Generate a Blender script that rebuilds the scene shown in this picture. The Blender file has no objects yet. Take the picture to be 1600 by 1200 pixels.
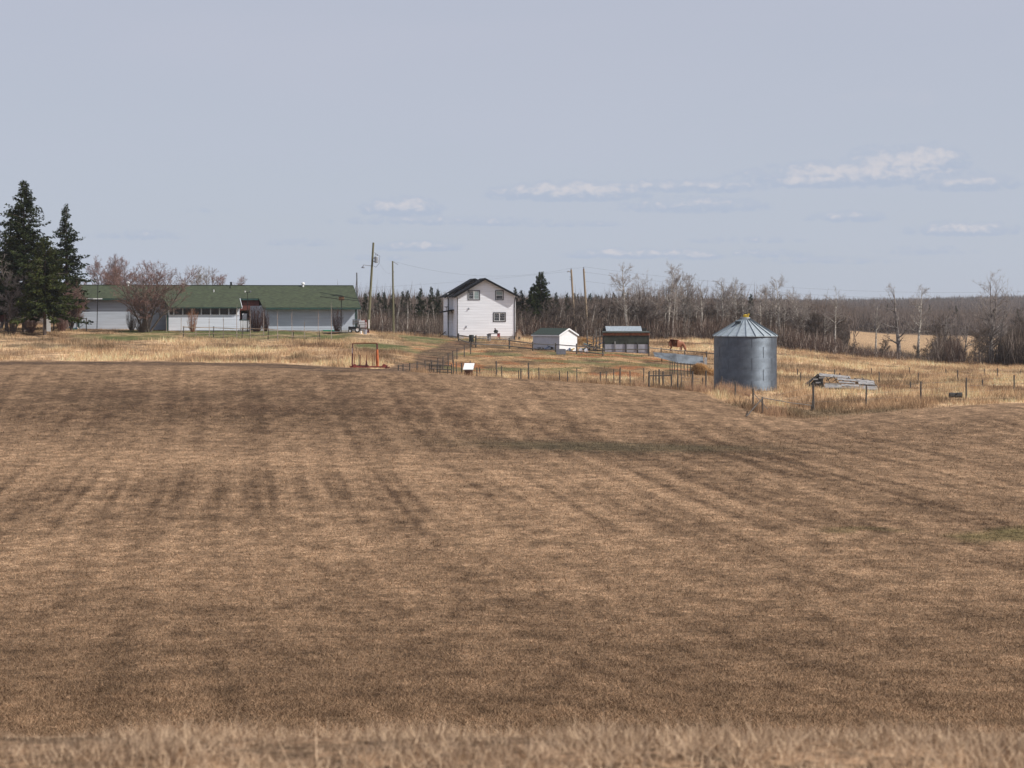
import bpy, math, random
import numpy as np
from math import radians, sin, cos, pi, atan2, sqrt, hypot
from mathutils import Vector, Matrix

# ------------------------------------------------------------------ camera, light, sky
scene = bpy.context.scene
col = scene.collection
F, CX, HY = 3200.0, 800.0, 478.0          # focal length in photo pixels, centre column, eye-level row
CZ = 12.0                                   # eye height in scene units (metres)
cam_d = bpy.data.cameras.new('camera')
cam = bpy.data.objects.new('camera', cam_d)
col.objects.link(cam)
cam.location = (0, 0, CZ)
cam.rotation_euler = (radians(90), 0, 0)
cam_d.sensor_width = 36
cam_d.lens = F / 1600 * 36
cam_d.shift_y = -(600 - HY) / 1600
cam_d.clip_start = 0.1
cam_d.clip_end = 20000
cam_d.dof.use_dof = True
cam_d.dof.focus_distance = 170
cam_d.dof.aperture_fstop = 5.0
scene.camera = cam

SUN = Vector((1.42, -0.42, 1.30)).normalized()
sd = bpy.data.lights.new('sun', 'SUN')
sd.energy = 4.8
sd.angle = radians(0.6)
sd.color = (1.0, 0.95, 0.87)
sun = bpy.data.objects.new('sun', sd)
col.objects.link(sun)
sun.rotation_euler = SUN.to_track_quat('Z', 'Y').to_euler()

world = bpy.data.worlds.new('World')
scene.world = world
world.use_nodes = True
scene.view_settings.view_transform = 'Standard'
scene.view_settings.look = 'None'
scene.view_settings.exposure = 0.0
scene.view_settings.gamma = 1.0
scene.view_settings.use_curve_mapping = False
scene.render.engine = 'CYCLES'
scene.cycles.max_bounces = 6
scene.cycles.diffuse_bounces = 3
scene.cycles.glossy_bounces = 3
scene.cycles.transparent_max_bounces = 8
scene.cycles.volume_bounces = 1


class NT:
    """small helper round a node tree"""
    def __init__(s, tree):
        s.t = tree
        s.n = tree.nodes
        s.l = tree.links

    def node(s, kind, **kw):
        nd = s.n.new(kind)
        for k, v in kw.items():
            setattr(nd, k, v)
        return nd

    def put(s, sock, v):
        if v is None:
            return
        if isinstance(v, (int, float)):
            sock.default_value = v
        elif isinstance(v, (tuple, list)):
            sock.default_value = tuple(v) + ((1,) if len(v) == 3 and len(sock.default_value) == 4 else ())
        else:
            s.l.new(v, sock)

    def m(s, op, a, b=None, c=None, clamp=False):
        nd = s.node('ShaderNodeMath', operation=op)
        nd.use_clamp = clamp
        s.put(nd.inputs[0], a)
        s.put(nd.inputs[1], b)
        s.put(nd.inputs[2], c)
        return nd.outputs[0]

    def mix(s, f, a, b, blend='MIX'):
        nd = s.node('ShaderNodeMix', data_type='RGBA', blend_type=blend)
        s.put(nd.inputs[0], f)
        s.put(nd.inputs[6], a)
        s.put(nd.inputs[7], b)
        return nd.outputs[2]

    def noise(s, vec, scale, detail=3, rough=0.55, dist=0.0):
        nd = s.node('ShaderNodeTexNoise')
        s.put(nd.inputs['Vector'], vec)
        nd.inputs['Scale'].default_value = scale
        nd.inputs['Detail'].default_value = detail
        nd.inputs['Roughness'].default_value = rough
        nd.inputs['Distortion'].default_value = dist
        return nd.outputs['Fac']

    def ramp(s, f, lo, hi, a=0.0, b=1.0, smooth=True):
        nd = s.node('ShaderNodeMapRange')
        nd.interpolation_type = 'SMOOTHSTEP' if smooth else 'LINEAR'
        s.put(nd.inputs[0], f)
        for i, v in ((1, lo), (2, hi), (3, a), (4, b)):
            nd.inputs[i].default_value = v
        return nd.outputs[0]


def build_world():
    w = NT(world.node_tree)
    w.n.clear()
    out = w.node('ShaderNodeOutputWorld')
    bg = w.node('ShaderNodeBackground')
    bg.inputs['Strength'].default_value = 0.1
    sky = w.node('ShaderNodeTexSky', sky_type='NISHITA')
    sky.sun_disc = False
    sky.sun_elevation = math.asin(SUN.z)
    sky.sun_rotation = atan2(SUN.x, SUN.y)
    sky.altitude = 600
    sky.air_density = 1.0
    sky.dust_density = 1.5
    sky.ozone_density = 1.2
    tc = w.node('ShaderNodeTexCoord')
    sp = w.node('ShaderNodeSeparateXYZ')
    w.l.new(tc.outputs['Generated'], sp.inputs[0])
    a = w.m('ARCTAN2', sp.outputs[0], sp.outputs[1])
    e = sp.outputs[2]
    # a thin even veil of high cloud over a clear sky
    cv = w.node('ShaderNodeCombineXYZ')
    w.put(cv.inputs[0], w.m('MULTIPLY', a, 3.0))
    w.put(cv.inputs[1], w.m('MULTIPLY', e, 16.0))
    veil_n = w.noise(cv.outputs[0], 1.0, 4, 0.5, 0.4)
    veil_c = w.mix(w.ramp(e, 0.0, 0.16), (4.95, 5.46, 6.50), (5.02, 5.28, 6.28))
    skyc = w.mix(w.ramp(veil_n, 0.3, 0.75, 0.86, 0.97), sky.outputs[0], veil_c)
    # scattered fair-weather clouds low over the horizon
    c2 = w.node('ShaderNodeCombineXYZ')
    w.put(c2.inputs[0], w.m('MULTIPLY', a, 150.0))
    w.put(c2.inputs[1], w.m('MULTIPLY', e, 240.0))
    n1 = w.noise(c2.outputs[0], 1.0, 6, 0.58, 0.3)
    total = None
    light = None
    clouds = [(890, 306, 120, 17, 1.0), (1010, 296, 110, 11, .75), (1110, 296, 80, 13, .8), (1330, 284, 170, 22, .95),
              (1445, 264, 52, 26, 1.0), (1290, 275, 50, 14, .8), (1375, 246, 50, 12, .6), (1500, 296, 75, 15, .8),
              (628, 330, 60, 17, .95), (690, 348, 170, 8, .55), (1080, 326, 110, 14, .7), (1495, 365, 80, 13, .85),
              (980, 400, 90, 9, .9), (655, 388, 70, 9, .8), (1085, 402, 50, 10, .85), (1320, 344, 60, 10, .7),
              (225, 372, 70, 8, .5), (1440, 396, 70, 8, .45), (480, 382, 60, 7, .35), (1290, 410, 110, 7, .4),
              (330, 332, 40, 5, .2), (1160, 378, 90, 6, .35), (1200, 400, 60, 8, .5), (880, 352, 90, 6, .45), (760, 350, 80, 7, .5), (1255, 290, 50, 8, .8), (950, 300, 60, 9, .7), (840, 305, 50, 8, .7), (1400, 268, 95, 22, 1.0), (1265, 290, 70, 13, .9), (1520, 290, 50, 9, .8), (590, 405, 60, 6, .4)]
    for (px, py, rx, ry, s) in clouds:
        da = w.m('DIVIDE', w.m('SUBTRACT', a, (px - CX) / F), rx * 1.3 / F)
        de = w.m('DIVIDE', w.m('SUBTRACT', e, (HY - py) / F), ry * 1.6 / F)
        de2 = w.m('MAXIMUM', de, w.m('MULTIPLY', de, -2.4))
        d = w.m('ADD', w.m('MULTIPLY', da, da), w.m('MULTIPLY', de2, de2))
        k = w.m('MULTIPLY', w.m('SUBTRACT', 1.0, d), s)
        k = w.m('MAXIMUM', k, 0.0)
        li = w.m('MULTIPLY', k, w.ramp(de, -0.4, 0.5))
        total = k if total is None else w.m('MAXIMUM', total, k)
        light = li if light is None else w.m('MAXIMUM', light, li)
    nz = w.m('MULTIPLY', w.m('SUBTRACT', n1, 0.5), 2.3)
    body = w.ramp(w.m('ADD', total, nz), -0.02, 0.70)
    body = w.m('MULTIPLY', body, w.ramp(total, 0.0, 0.22))
    lit = w.ramp(w.m('ADD', light, w.m('MULTIPLY', nz, 0.7)), 0.25, 0.95)
    cc = w.mix(lit, (4.15, 4.82, 6.1), (6.75, 6.5, 6.8))
    # the same kind of cloud, sparse, over the rest of the sky
    c3 = w.node('ShaderNodeCombineXYZ')
    w.put(c3.inputs[0], w.m('MULTIPLY', a, 9.0))
    w.put(c3.inputs[1], w.m('MULTIPLY', e, 26.0))
    w.put(c3.inputs[2], 3.3)
    far = w.ramp(w.noise(c3.outputs[0], 1.0, 5, 0.55), 0.66, 0.85, 0.0, 0.5)
    skyc = w.mix(far, skyc, (5.5, 5.6, 6.3))
    skyc = w.mix(w.m('MULTIPLY', body, 0.66), skyc, cc)
    w.l.new(skyc, bg.inputs['Color'])
    w.l.new(bg.outputs[0], out.inputs[0])


build_world()
rng = np.random.default_rng(7)
rnd = random.Random(11)

# ------------------------------------------------------------------ terrain
NEAR = [(0.3, -1.70), (4, -1.74), (8, -1.80), (9.5, -1.995), (11, -2.5), (20, -4.9), (35, -7.0), (45, -7.95),
        (60, -8.72), (80, -9.2)]


def zz(lst):
    return NEAR + [(Y, -(y - HY) / F * Y) for (Y, y) in lst]


COLS = {
    -500: [(100, 770), (120, 715), (140, 662), (160, 604), (177, 575.5), (187, 570), (200, 562), (215, 547), (235, 522), (255, 513), (290, 508), (400, 500), (700, 492), (1500, 480), (3000, 475), (8000, 477)],
    0: [(100, 770), (120, 715), (140, 662), (160, 604), (177, 575.5), (187, 570), (200, 562), (215, 547), (235, 522), (255, 513), (290, 508), (400, 500), (700, 492), (1500, 480), (3000, 475), (8000, 477)],
    270: [(100, 771), (120, 716), (140, 664), (160, 606), (175, 575), (186, 570.5), (200, 562), (215, 549), (235, 529), (250, 517), (265, 513), (290, 511), (400, 502), (700, 494), (1500, 480), (3000, 475), (8000, 477)],
    550: [(100, 772), (120, 719), (140, 671), (158, 612), (172, 577.5), (185, 574), (197, 564), (215, 548), (235, 533), (252, 519), (275, 521), (300, 523), (350, 519), (600, 505), (1500, 482), (3000, 475), (8000, 477)],
    740: [(100, 774), (120, 722), (140, 680), (158, 622), (172, 588), (185, 592), (200, 583), (215, 565), (235, 548), (255, 537), (275, 530), (300, 526), (350, 520), (600, 505), (1500, 482), (3000, 475), (8000, 477)],
    1000: [(100, 776), (120, 724), (140, 690), (158, 637), (173, 604.5), (185, 605.5), (200, 592), (220, 571), (240, 557), (255, 549), (280, 536), (300, 528), (350, 520), (600, 506), (1500, 482), (3000, 475), (8000, 477)],
    1130: [(100, 776), (120, 724), (140, 692), (158, 645), (172, 618), (184, 608), (200, 597), (220, 580), (240, 566), (260, 552), (300, 530), (350, 524), (600, 508), (1500, 482), (3000, 475), (8000, 477)],
    1250: [(100, 777), (120, 725), (140, 691), (158, 654), (170, 635), (182, 612), (200, 597), (220, 584), (250, 566), (280, 552), (310, 543), (400, 531), (600, 514), (1500, 484), (3000, 475), (8000, 477)],
    1400: [(100, 777), (120, 725), (140, 687), (160, 641), (175, 621), (200, 601), (230, 587), (260, 573), (290, 562), (320, 556), (400, 545), (600, 526), (640, 522.5), (900, 510), (1500, 484), (3000, 474), (8000, 477)],
    1600: [(100, 777), (120, 725), (140, 682), (160, 633), (175, 618), (200, 601), (230, 590), (260, 579), (300, 570), (340, 562), (400, 552), (600, 531), (640, 528), (1000, 510), (1500, 482), (2400, 470), (3000, 470), (8000, 475)],
    2100: [(100, 777), (120, 725), (140, 682), (160, 633), (175, 618), (200, 601), (230, 590), (260, 579), (300, 570), (340, 562), (400, 552), (600, 531), (640, 528), (1000, 508), (1500, 478), (2400, 466), (3000, 467), (8000, 475)],
}


def pchip(x, y, q):
    x = np.asarray(x, float); y = np.asarray(y, float); q = np.clip(q, x[0], x[-1])
    h = np.diff(x); d = np.diff(y) / h
    m = np.zeros_like(y)
    m[0], m[-1] = d[0], d[-1]
    for i in range(1, len(x) - 1):
        if d[i - 1] * d[i] > 0:
            w1, w2 = 2 * h[i] + h[i - 1], h[i] + 2 * h[i - 1]
            m[i] = (w1 + w2) / (w1 / d[i - 1] + w2 / d[i])
    k = np.clip(np.searchsorted(x, q, side='right') - 1, 0, len(x) - 2)
    t = (q - x[k]) / h[k]
    return ((2 * t**3 - 3 * t**2 + 1) * y[k] + (t**3 - 2 * t**2 + t) * h[k] * m[k]
            + (-2 * t**3 + 3 * t**2) * y[k + 1] + (t**3 - t**2) * h[k] * m[k + 1])


LY = np.linspace(math.log(0.3), math.log(8000), 1400)
_xs = sorted(COLS)
_tab = np.stack([pchip([p[0] for p in zz(COLS[c])], [p[1] for p in zz(COLS[c])], np.exp(LY)) for c in _xs], 1)
XG = np.arange(-500, 2101, 10.0)
TAB = np.empty((len(LY), len(XG)))
for _i in range(len(LY)):
    TAB[_i] = pchip(_xs, _tab[_i], XG)
_tmp = TAB.copy()
for _s in range(3):                       # smooth across
    _tmp[:, 1:-1] = 0.25 * _tmp[:, :-2] + 0.5 * _tmp[:, 1:-1] + 0.25 * _tmp[:, 2:]
TAB = _tmp


def vnoise(x, y, seed=0):
    xi = np.floor(x).astype(np.int64); yi = np.floor(y).astype(np.int64)
    xf = x - xi; yf = y - yi
    u = xf * xf * (3 - 2 * xf); v = yf * yf * (3 - 2 * yf)

    def h(a, b):
        n = (a * 374761393 + b * 668265263 + seed * 982451653) & 0xFFFFFFFF
        n = ((n ^ (n >> 13)) * 1274126177) & 0xFFFFFFFF
        n = (n ^ (n >> 16)) & 0xFFFF
        return n / 65535.0
    return (h(xi, yi) * (1 - u) * (1 - v) + h(xi + 1, yi) * u * (1 - v)
            + h(xi, yi + 1) * (1 - u) * v + h(xi + 1, yi + 1) * u * v)


def fbm(x, y, oct=4, seed=0, gain=0.5):
    s = 0; a = 1; t = 0
    for i in range(oct):
        s = s + a * vnoise(x * 2**i + 17.3 * i, y * 2**i - 9.1 * i, seed + i)
        t += a; a *= gain
    return s / t


def xpY(X, Y):
    th = np.arctan2(X, Y); r = np.hypot(X, Y)
    tc = np.clip(th, -0.36, 0.36)
    return CX + F * np.tan(tc), np.maximum(r * np.cos(tc), 0.3)


def H(X, Y):
    X = np.asarray(X, float); Y = np.asarray(Y, float)
    xp, Ye = xpY(X, Y)
    fi = np.clip((np.log(Ye) - LY[0]) / (LY[1] - LY[0]), 0, len(LY) - 1.001)
    fj = np.clip((xp - XG[0]) / 10.0, 0, len(XG) - 1.001)
    i = fi.astype(int); j = fj.astype(int); a = fi - i; b = fj - j
    z = (TAB[i, j] * (1 - a) * (1 - b) + TAB[i + 1, j] * a * (1 - b) + TAB[i, j + 1] * (1 - a) * b + TAB[i + 1, j + 1] * a * b)
    amp = np.interp(Ye, [0, 8, 30, 60, 200, 300, 600, 2000], [0.0, .02, .08, .16, .14, .14, .5, 3.0])
    z = z + (fbm(X / 7.0 + 3, Y / 7.0, 3, 5) - 0.5) * amp
    tus = np.interp(Ye, [150, 175, 260, 320], [0, .10, .10, 0])
    z = z + (fbm(X / 1.1, Y / 1.6, 2, 9) - 0.5) * tus
    return z + CZ


def h1(X, Y):
    return float(H(np.array([X]), np.array([Y]))[0])


def on(xp, Y):
    """ground point under photo column xp at distance Y"""
    X = (xp - CX) / F * Y
    return Vector((X, Y, h1(X, Y)))


def hit(xp, yp, lo=20.0, hi=700.0):
    """ground point the ray through photo pixel (xp, yp) meets between lo and hi"""
    Ys = np.arange(lo, hi, 0.25)
    X = (xp - CX) / F * Ys
    z = H(X, Ys)
    ray = CZ - (yp - HY) / F * Ys
    k = np.where(z >= ray)[0]
    i = k[0] if len(k) else int(np.argmin(np.abs(z - ray)))
    return Vector((float(X[i]), float(Ys[i]), float(z[i])))


# --- what grows where: soft masks over the land, shared by the soil and the grass blades
def sst(x, a, b):
    t = np.clip((x - a) / (b - a), 0, 1)
    return t * t * (3 - 2 * t)


EDGE_X = [-500, 0, 300, 420, 560, 640, 740, 860, 1000, 1090, 1130, 1180, 1290, 1450, 1600, 2100]
EDGE_Y = [199, 199, 195, 185, 175, 178, 179, 178, 177, 174, 167, 157.5, 157, 160, 163, 163]


def masks(X, Y):
    xp, Ye = xpY(X, Y)
    wob = (fbm(X / 5.0, Y / 5.0, 3, 21) - 0.5)
    edge = np.interp(xp, EDGE_X, EDGE_Y)
    tall = sst(Ye + wob * 7, edge - 1.2, edge + 1.2)
    def blob(px, Y0, sx, sy, p=2.0):
        d = (np.abs((xp + wob * 40 - px) / sx)**p + np.abs((Ye + wob * 10 - Y0) / sy)**p)
        return np.clip(1.6 * (1 - d), 0, 1)
    yard = np.maximum.reduce([blob(900, 228, 230, 30, 4), blob(700, 232, 80, 50, 3)])
    lawn = np.maximum.reduce([blob(420, 246, 150, 10, 4), blob(200, 236, 90, 7), blob(240, 246, 60, 9), blob(640, 258, 70, 14), blob(600, 226, 60, 7)])
    track = np.zeros_like(xp)
    # two-rut farm track: from the yard by the white house down to the left along the field edge
    def strip(pts, w):
        nonlocal track
        for (a, b) in zip(pts[:-1], pts[1:]):
            ax, ay = (a[0] - CX) / F * a[1], a[1]
            bx, by = (b[0] - CX) / F * b[1], b[1]
            dx, dy = bx - ax, by - ay
            L = dx * dx + dy * dy
            t = np.clip(((X - ax) * dx + (Y - ay) * dy) / L, 0, 1)
            d = np.hypot(X - ax - t * dx, Y - ay - t * dy) + wob * 1.4
            track = np.maximum(track, 1 - sst(d, w * 0.7, w * 1.15))
    strip([(735, 262), (712, 243), (690, 225), (668, 205), (640, 190), (600, 181)], 1.9)
    strip([(-300, 189), (0, 190), (180, 191), (340, 189), (470, 182), (560, 173)], 4.6)
    strip([(735, 262), (800, 262), (850, 258)], 2.5)
    mid = blob(350, 218, 420, 9) * 0
    tall = tall * (1 - 0.85 * yard) * (1 - lawn) * (1 - track)
    # fence-row grass in front of the yard stays tall
    row = sst(Ye, 176, 180) * (1 - sst(Ye + wob * 6, 199, 204)) * sst(xp, 735, 770)
    row2 = sst(Ye, 253, 262) * sst(xp, 960, 1010)
    tall = np.clip(np.maximum.reduce([tall, row, row2]) * (1 - track), 0, 1)
    return xp, Ye, tall, yard * (1 - row), lawn, track


def lerp3(a, b, t):
    return a * (1 - t[..., None]) + b * t[..., None]


C = lambda *v: np.array(v, float)
VP = math.atan((240 - CX) / F)            # direction of the mowing


def land_colour(X, Y):
    xp, Ye, tall, yard, lawn, track = masks(X, Y)
    ac = X * cos(VP) - Y * sin(VP); al = X * sin(VP) + Y * cos(VP)
    # lightly curved mowing swaths
    ac2 = ac + 2.0 * np.sin(al / 45.0 + 0.6)
    st = fbm(ac2 / 0.42, al / 34.0, 2, 31)
    st1 = fbm(ac2 / 1.05, al / 70.0, 2, 32)
    sw = 0.5 + 0.5 * np.sin(ac2 * 2 * pi / 2.1 + 1.2 * fbm(X / 12, Y / 12, 2, 77))
    st2 = fbm(X / 16.0, Y / 1.8, 3, 33)
    pa = fbm(X / 5.0, Y / 5.0, 4, 41)
    big = fbm(X / 26.0, Y / 22.0, 3, 43)
    amt = 0.35 + 0.65 * np.maximum(np.exp(-((Ye - 97) / 15)**2), np.exp(-((xp - 1250) / 350)**2 - ((Ye - 108) / 30)**2))
    t = (0.50 + (st - 0.5) * 0.85 * amt + (st1 - .5) * .95 * amt + (sw - .5) * 0.16 * amt + (st2 - 0.5) * 0.30 + (pa - 0.5) * 0.28
         + (big - 0.5) * 0.26 + (fbm(X / 0.5, Y / 1.3, 3, 47) - 0.5) * np.interp(Ye, [80, 130, 170], [.95, .75, .5]))

    def g(px, Y0, sx, sy):
        return np.exp(-((xp - px) / sx)**2 - ((Ye - Y0) / sy)**2)
    t = t - 0.48 * g(470, 151, 500, 15) - 0.12 * g(60, 150, 260, 16) + 0.30 * g(300, 118, 460, 6.5) - .08 * g(300, 97, 400, 9) - 0.13 * g(380, 99, 180, 9)  # knoll face darkened first: shade of its relief put into the ground colour
    t = t - 0.36 * g(950, 133, 270, 6) + 0.12 * g(900, 100, 500, 14) + 0.17 * g(500, 79, 700, 4.5) - 0.08 * g(1150, 52, 400, 9) - 0.18 * g(1400, 142, 300, 9)
    t = t - 0.10 * g(500, 42, 900, 8) + 0.16 * g(150, 70, 250, 9) - 0.2 * g(1180, 125, 250, 5) + 0.10 * g(900, 160, 180, 9) + .06
    t = .5 + (t - .5) * np.interp(Ye, [50, 75], [.72, 1.0])
    t = np.clip(t, 0, 1)
    c = lerp3(C(.094, .057, .034), C(.325, .209, .125), t)
    dk = 0.04 * (1 - sst(t, 0.12, 0.42)) * sst(fbm(X / 6, Y / 5, 3, 61), .38, .6)
    c = lerp3(c, C(.100, .092, .050), np.clip(dk, 0, 1))
    wn = (fbm(X / 3.0, Y / 3.0, 3, 71) - .5)
    gr = np.maximum(np.clip(1.5 * (1 - ((xp - 1350) / 85)**2 - ((Ye + wn * 5 - 84.6) / 1.6)**2), 0, 1) * .55,
                    np.clip(1.5 * (1 - ((xp + wn * 120 - 1630) / 140)**2 - ((Ye + wn * 6 - 83.5) / 3.4)**2), 0, 1))
    c = lerp3(c, C(.105, .095, .035), gr * .62)
    c = lerp3(c, C(.088, .073, .042), np.clip(g(960, 134, 200, 4) * 1.1, 0, .65))
    # tall dry grass
    tn = fbm(X / 3.2, Y / 3.6, 4, 51); tb = fbm(X / 14, Y / 9, 3, 53)
    ct = lerp3(C(.17, .106, .062), C(.655, .445, .265), np.clip(0.58 + (tn - .5) * 1.5 + (tb - .5) * 1.7, 0, 1))
    ct = lerp3(ct, C(.13, .10, .062), 0.7 * sst(fbm(X / 10, Y / 4, 3, 57), .58, .70))
    ct = lerp3(ct, C(.20, .155, .085), np.clip(g(470, 236, 260, 4), 0, .6))
    c = lerp3(c, ct, tall)
    # trampled yard: brown and rust with green bits
    yn = fbm(X / 2.2, Y / 4.5, 4, 58)
    cy = lerp3(C(.13, .085, .048), C(.40, .25, .13), np.clip(.5 + (yn - .5) * 2.6, 0, 1))
    cy = lerp3(cy, C(.30, .125, .055), 0.8 * sst(fbm(X / 4, Y / 5, 3, 59), .55, .66))
    cy = lerp3(cy, C(.125, .125, .055), .75 * sst(fbm(X / 5, Y / 4, 3, 60), .52, .64))
    c = lerp3(c, cy, yard)
    gl = lerp3(C(.105, .110, .045), C(.25, .19, .10), sst(fbm(X / 3, Y / 3, 3, 63), .42, .68))
    c = lerp3(c, gl, np.clip(lawn * 1.1, 0, 1))
    rut = fbm(X / 9.0, Y / 0.8, 3, 65)
    cd = lerp3(C(.060, .040, .028), C(.22, .140, .088), np.clip(.30 + (rut - .5) * 2.2, 0, 1))
    c = lerp3(c, cd, track * .88)
    # beyond the wood: pale stubble field on the right, then dark wooded ground
    farf = sst(Ye, 312, 325)
    wood = lerp3(C(.085, .062, .05), C(.13, .095, .07), fbm(X / 12, Y / 12, 3, 67))
    pale = lerp3(C(.36, .235, .135), C(.46, .31, .18), fbm(X / 15, Y / 40, 3, 68))
    isf = sst(xp, 1290, 1330) * (1 - sst(Ye, 645, 665))
    isf = np.maximum(isf, sst(xp, 1470, 1490) * sst(Ye, 1000, 1030) * (1 - sst(Ye, 1130, 1150)) * .7)
    cf = lerp3(wood, pale, isf)
    c = lerp3(c, cf, farf)
    und = sst(Ye, 286, 298) * (1 - farf) * (1 - sst(xp, 1300, 1400))
    c = lerp3(c, wood * 1.1, und * .8)
    return c, tall, yard, lawn, track


# ------------------------------------------------------------------ materials
MATS = {}


def mat(name, color, rough=0.8, metal=0.0, var=0.0, scale=3.0, bump=0.0, spec=None, stretch=(1, 1, 1), dark=None, dist=0.0, detail=4):
    if name in MATS:
        return MATS[name]
    m = bpy.data.materials.new(name)
    m.use_nodes = True
    t = NT(m.node_tree)
    b = t.n['Principled BSDF']
    b.inputs['Roughness'].default_value = rough
    b.inputs['Metallic'].default_value = metal
    if spec is not None:
        b.inputs['Specular IOR Level'].default_value = spec
    if var or bump:
        tc = t.node('ShaderNodeTexCoord')
        mp = t.node('ShaderNodeMapping')
        mp.inputs['Scale'].default_value = stretch
        t.l.new(tc.outputs['Object'], mp.inputs[0])
        n = t.noise(mp.outputs[0], scale, detail, 0.6, dist)
        dk = dark or tuple(c * (1 - var) for c in color)
        br = tuple(min(c * (1 + var * .6), 1) for c in color) if not dark else color
        t.l.new(t.mix(t.ramp(n, 0.3, 0.7), dk, br), b.inputs['Base Color'])
        if bump:
            bp = t.node('ShaderNodeBump')
            bp.inputs['Distance'].default_value = bump
            bp.inputs['Strength'].default_value = 0.7
            t.l.new(n, bp.inputs['Height'])
            t.l.new(bp.outputs[0], b.inputs['Normal'])
    else:
        b.inputs['Base Color'].default_value = tuple(color) + (1,)
    MATS[name] = m
    return m


def attr_mat(name, rough=0.9, fine=None, trans=0.0):
    """colour from the mesh attribute Col, with fine grain on top"""
    m = bpy.data.materials.new(name)
    m.use_nodes = True
    t = NT(m.node_tree)
    b = t.n['Principled BSDF']
    b.inputs['Roughness'].default_value = rough
    b.inputs['Specular IOR Level'].default_value = 0.06
    at = t.node('ShaderNodeAttribute', attribute_name='Col')
    c = at.outputs['Color']
    if fine:
        tc = t.node('ShaderNodeTexCoord')
        g = tc.outputs['Object']
        n1 = t.noise(g, 0.9, 10, 0.72)                # from a metre down to centimetres
        n2 = t.noise(g, 14.0, 6, 0.7)
        n3 = t.noise(g, 4.5, 4, 0.75)
        v = t.ramp(n1, 0.38, 0.64, 0.66, 1.30)
        v2 = t.ramp(n2, 0.38, 0.62, 0.45, 1.50)
        c = t.mix(1.0, c, t.ramp(n3, 0.36, 0.64, 0.62, 1.36), 'MULTIPLY')
        c = t.mix(1.0, c, v, 'MULTIPLY')
        c = t.mix(1.0, c, v2, 'MULTIPLY')
        h = t.m('ADD', t.m('MULTIPLY', n1, 0.5), t.m('MULTIPLY', n2, 0.10))
        bp = t.node('ShaderNodeBump')
        bp.inputs['Distance'].default_value = 0.35
        bp.inputs['Strength'].default_value = 0.55
        t.l.new(h, bp.inputs['Height'])
        t.l.new(bp.outputs[0], b.inputs['Normal'])
    t.l.new(c, b.inputs['Base Color'])
    if trans:
        b.inputs['Transmission Weight'].default_value = 0
    return m


# ------------------------------------------------------------------ mesh helpers
class MB:
    def __init__(s):
        s.v = []
        s.f = []

    def add(s, vs, fs):
        k = len(s.v)
        s.v += [tuple(v) for v in vs]
        s.f += [tuple(i + k for i in f) for f in fs]
        return s

    def box(s, c, d, rot=None):
        hx, hy, hz = d[0] / 2, d[1] / 2, d[2] / 2
        vs = [Vector((x * hx, y * hy, z * hz)) for x in (-1, 1) for y in (-1, 1) for z in (-1, 1)]
        if rot is not None:
            vs = [rot @ v for v in vs]
        vs = [v + Vector(c) for v in vs]
        return s.add(vs, [(0, 1, 3, 2), (4, 6, 7, 5), (0, 4, 5, 1), (2, 3, 7, 6), (0, 2, 6, 4), (1, 5, 7, 3)])

    def tube(s, p0, p1, r0, r1=None, n=6, caps=True):
        r1 = r0 if r1 is None else r1
        p0, p1 = Vector(p0), Vector(p1)
        d = (p1 - p0)
        if d.length < 1e-6:
            return s
        d.normalize()
        a = d.cross(Vector((0, 0, 1)) if abs(d.z) < 0.9 else Vector((1, 0, 0))).normalized()
        b = d.cross(a)
        vs = []
        for p, r in ((p0, r0), (p1, r1)):
            for i in range(n):
                t = 2 * pi * i / n
                vs.append(p + a * (r * cos(t)) + b * (r * sin(t)))
        fs = [(i, (i + 1) % n, n + (i + 1) % n, n + i) for i in range(n)]
        if caps:
            fs += [tuple(range(n))[::-1], tuple(range(n, 2 * n))]
        return s.add(vs, fs)

    def path(s, pts, r, n=5):
        for i in range(len(pts) - 1):
            ra = r[i] if isinstance(r, (list, tuple)) else r
            rb = r[i + 1] if isinstance(r, (list, tuple)) else r
            s.tube(pts[i], pts[i + 1], ra, rb, n, caps=(i == 0 or i == len(pts) - 2))
        return s

    def lathe(s, prof, n=24, c=(0, 0, 0), a0=0.0, a1=2 * pi):
        k = n if abs(a1 - a0 - 2 * pi) < 1e-6 else n + 1
        vs = []
        for (r, z) in prof:
            for i in range(k):
                t = a0 + (a1 - a0) * i / n
                vs.append((c[0] + r * cos(t), c[1] + r * sin(t), c[2] + z))
        fs = []
        for j in range(len(prof) - 1):
            for i in range(n):
                i2 = (i + 1) % k
                fs.append((j * k + i, j * k + i2, (j + 1) * k + i2, (j + 1) * k + i))
        return s.add(vs, fs)

    def poly(s, pts, th):
        """flat polygon given by 3D points, thickened by vector th"""
        th = Vector(th)
        n = len(pts)
        vs = [Vector(p) for p in pts] + [Vector(p) + th for p in pts]
        fs = [tuple(range(n))[::-1], tuple(range(n, 2 * n))] + [(i, (i + 1) % n, n + (i + 1) % n, n + i) for i in range(n)]
        return s.add(vs, fs)

    def mesh(s, name, m, smooth=False):
        me = bpy.data.meshes.new(name)
        me.from_pydata(s.v, [], s.f)
        if m:
            me.materials.append(m)
        if smooth:
            me.polygons.foreach_set('use_smooth', [True] * len(me.polygons))
        me.update()
        return me

    def obj(s, name, m, parent=None, smooth=False, loc=None, label=None):
        o = bpy.data.objects.new(name, s.mesh(name, m, smooth))
        col.objects.link(o)
        o.parent = parent
        if loc is not None:
            o.location = loc
        if label:
            o['label'] = label
        return o


def tag(o, label, cat, group=None, kind=None):
    if label:
        o['label'] = label
    if cat:
        o['category'] = cat
    if group:
        o['group'] = group
    if kind:
        o['kind'] = kind
    return o


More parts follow.
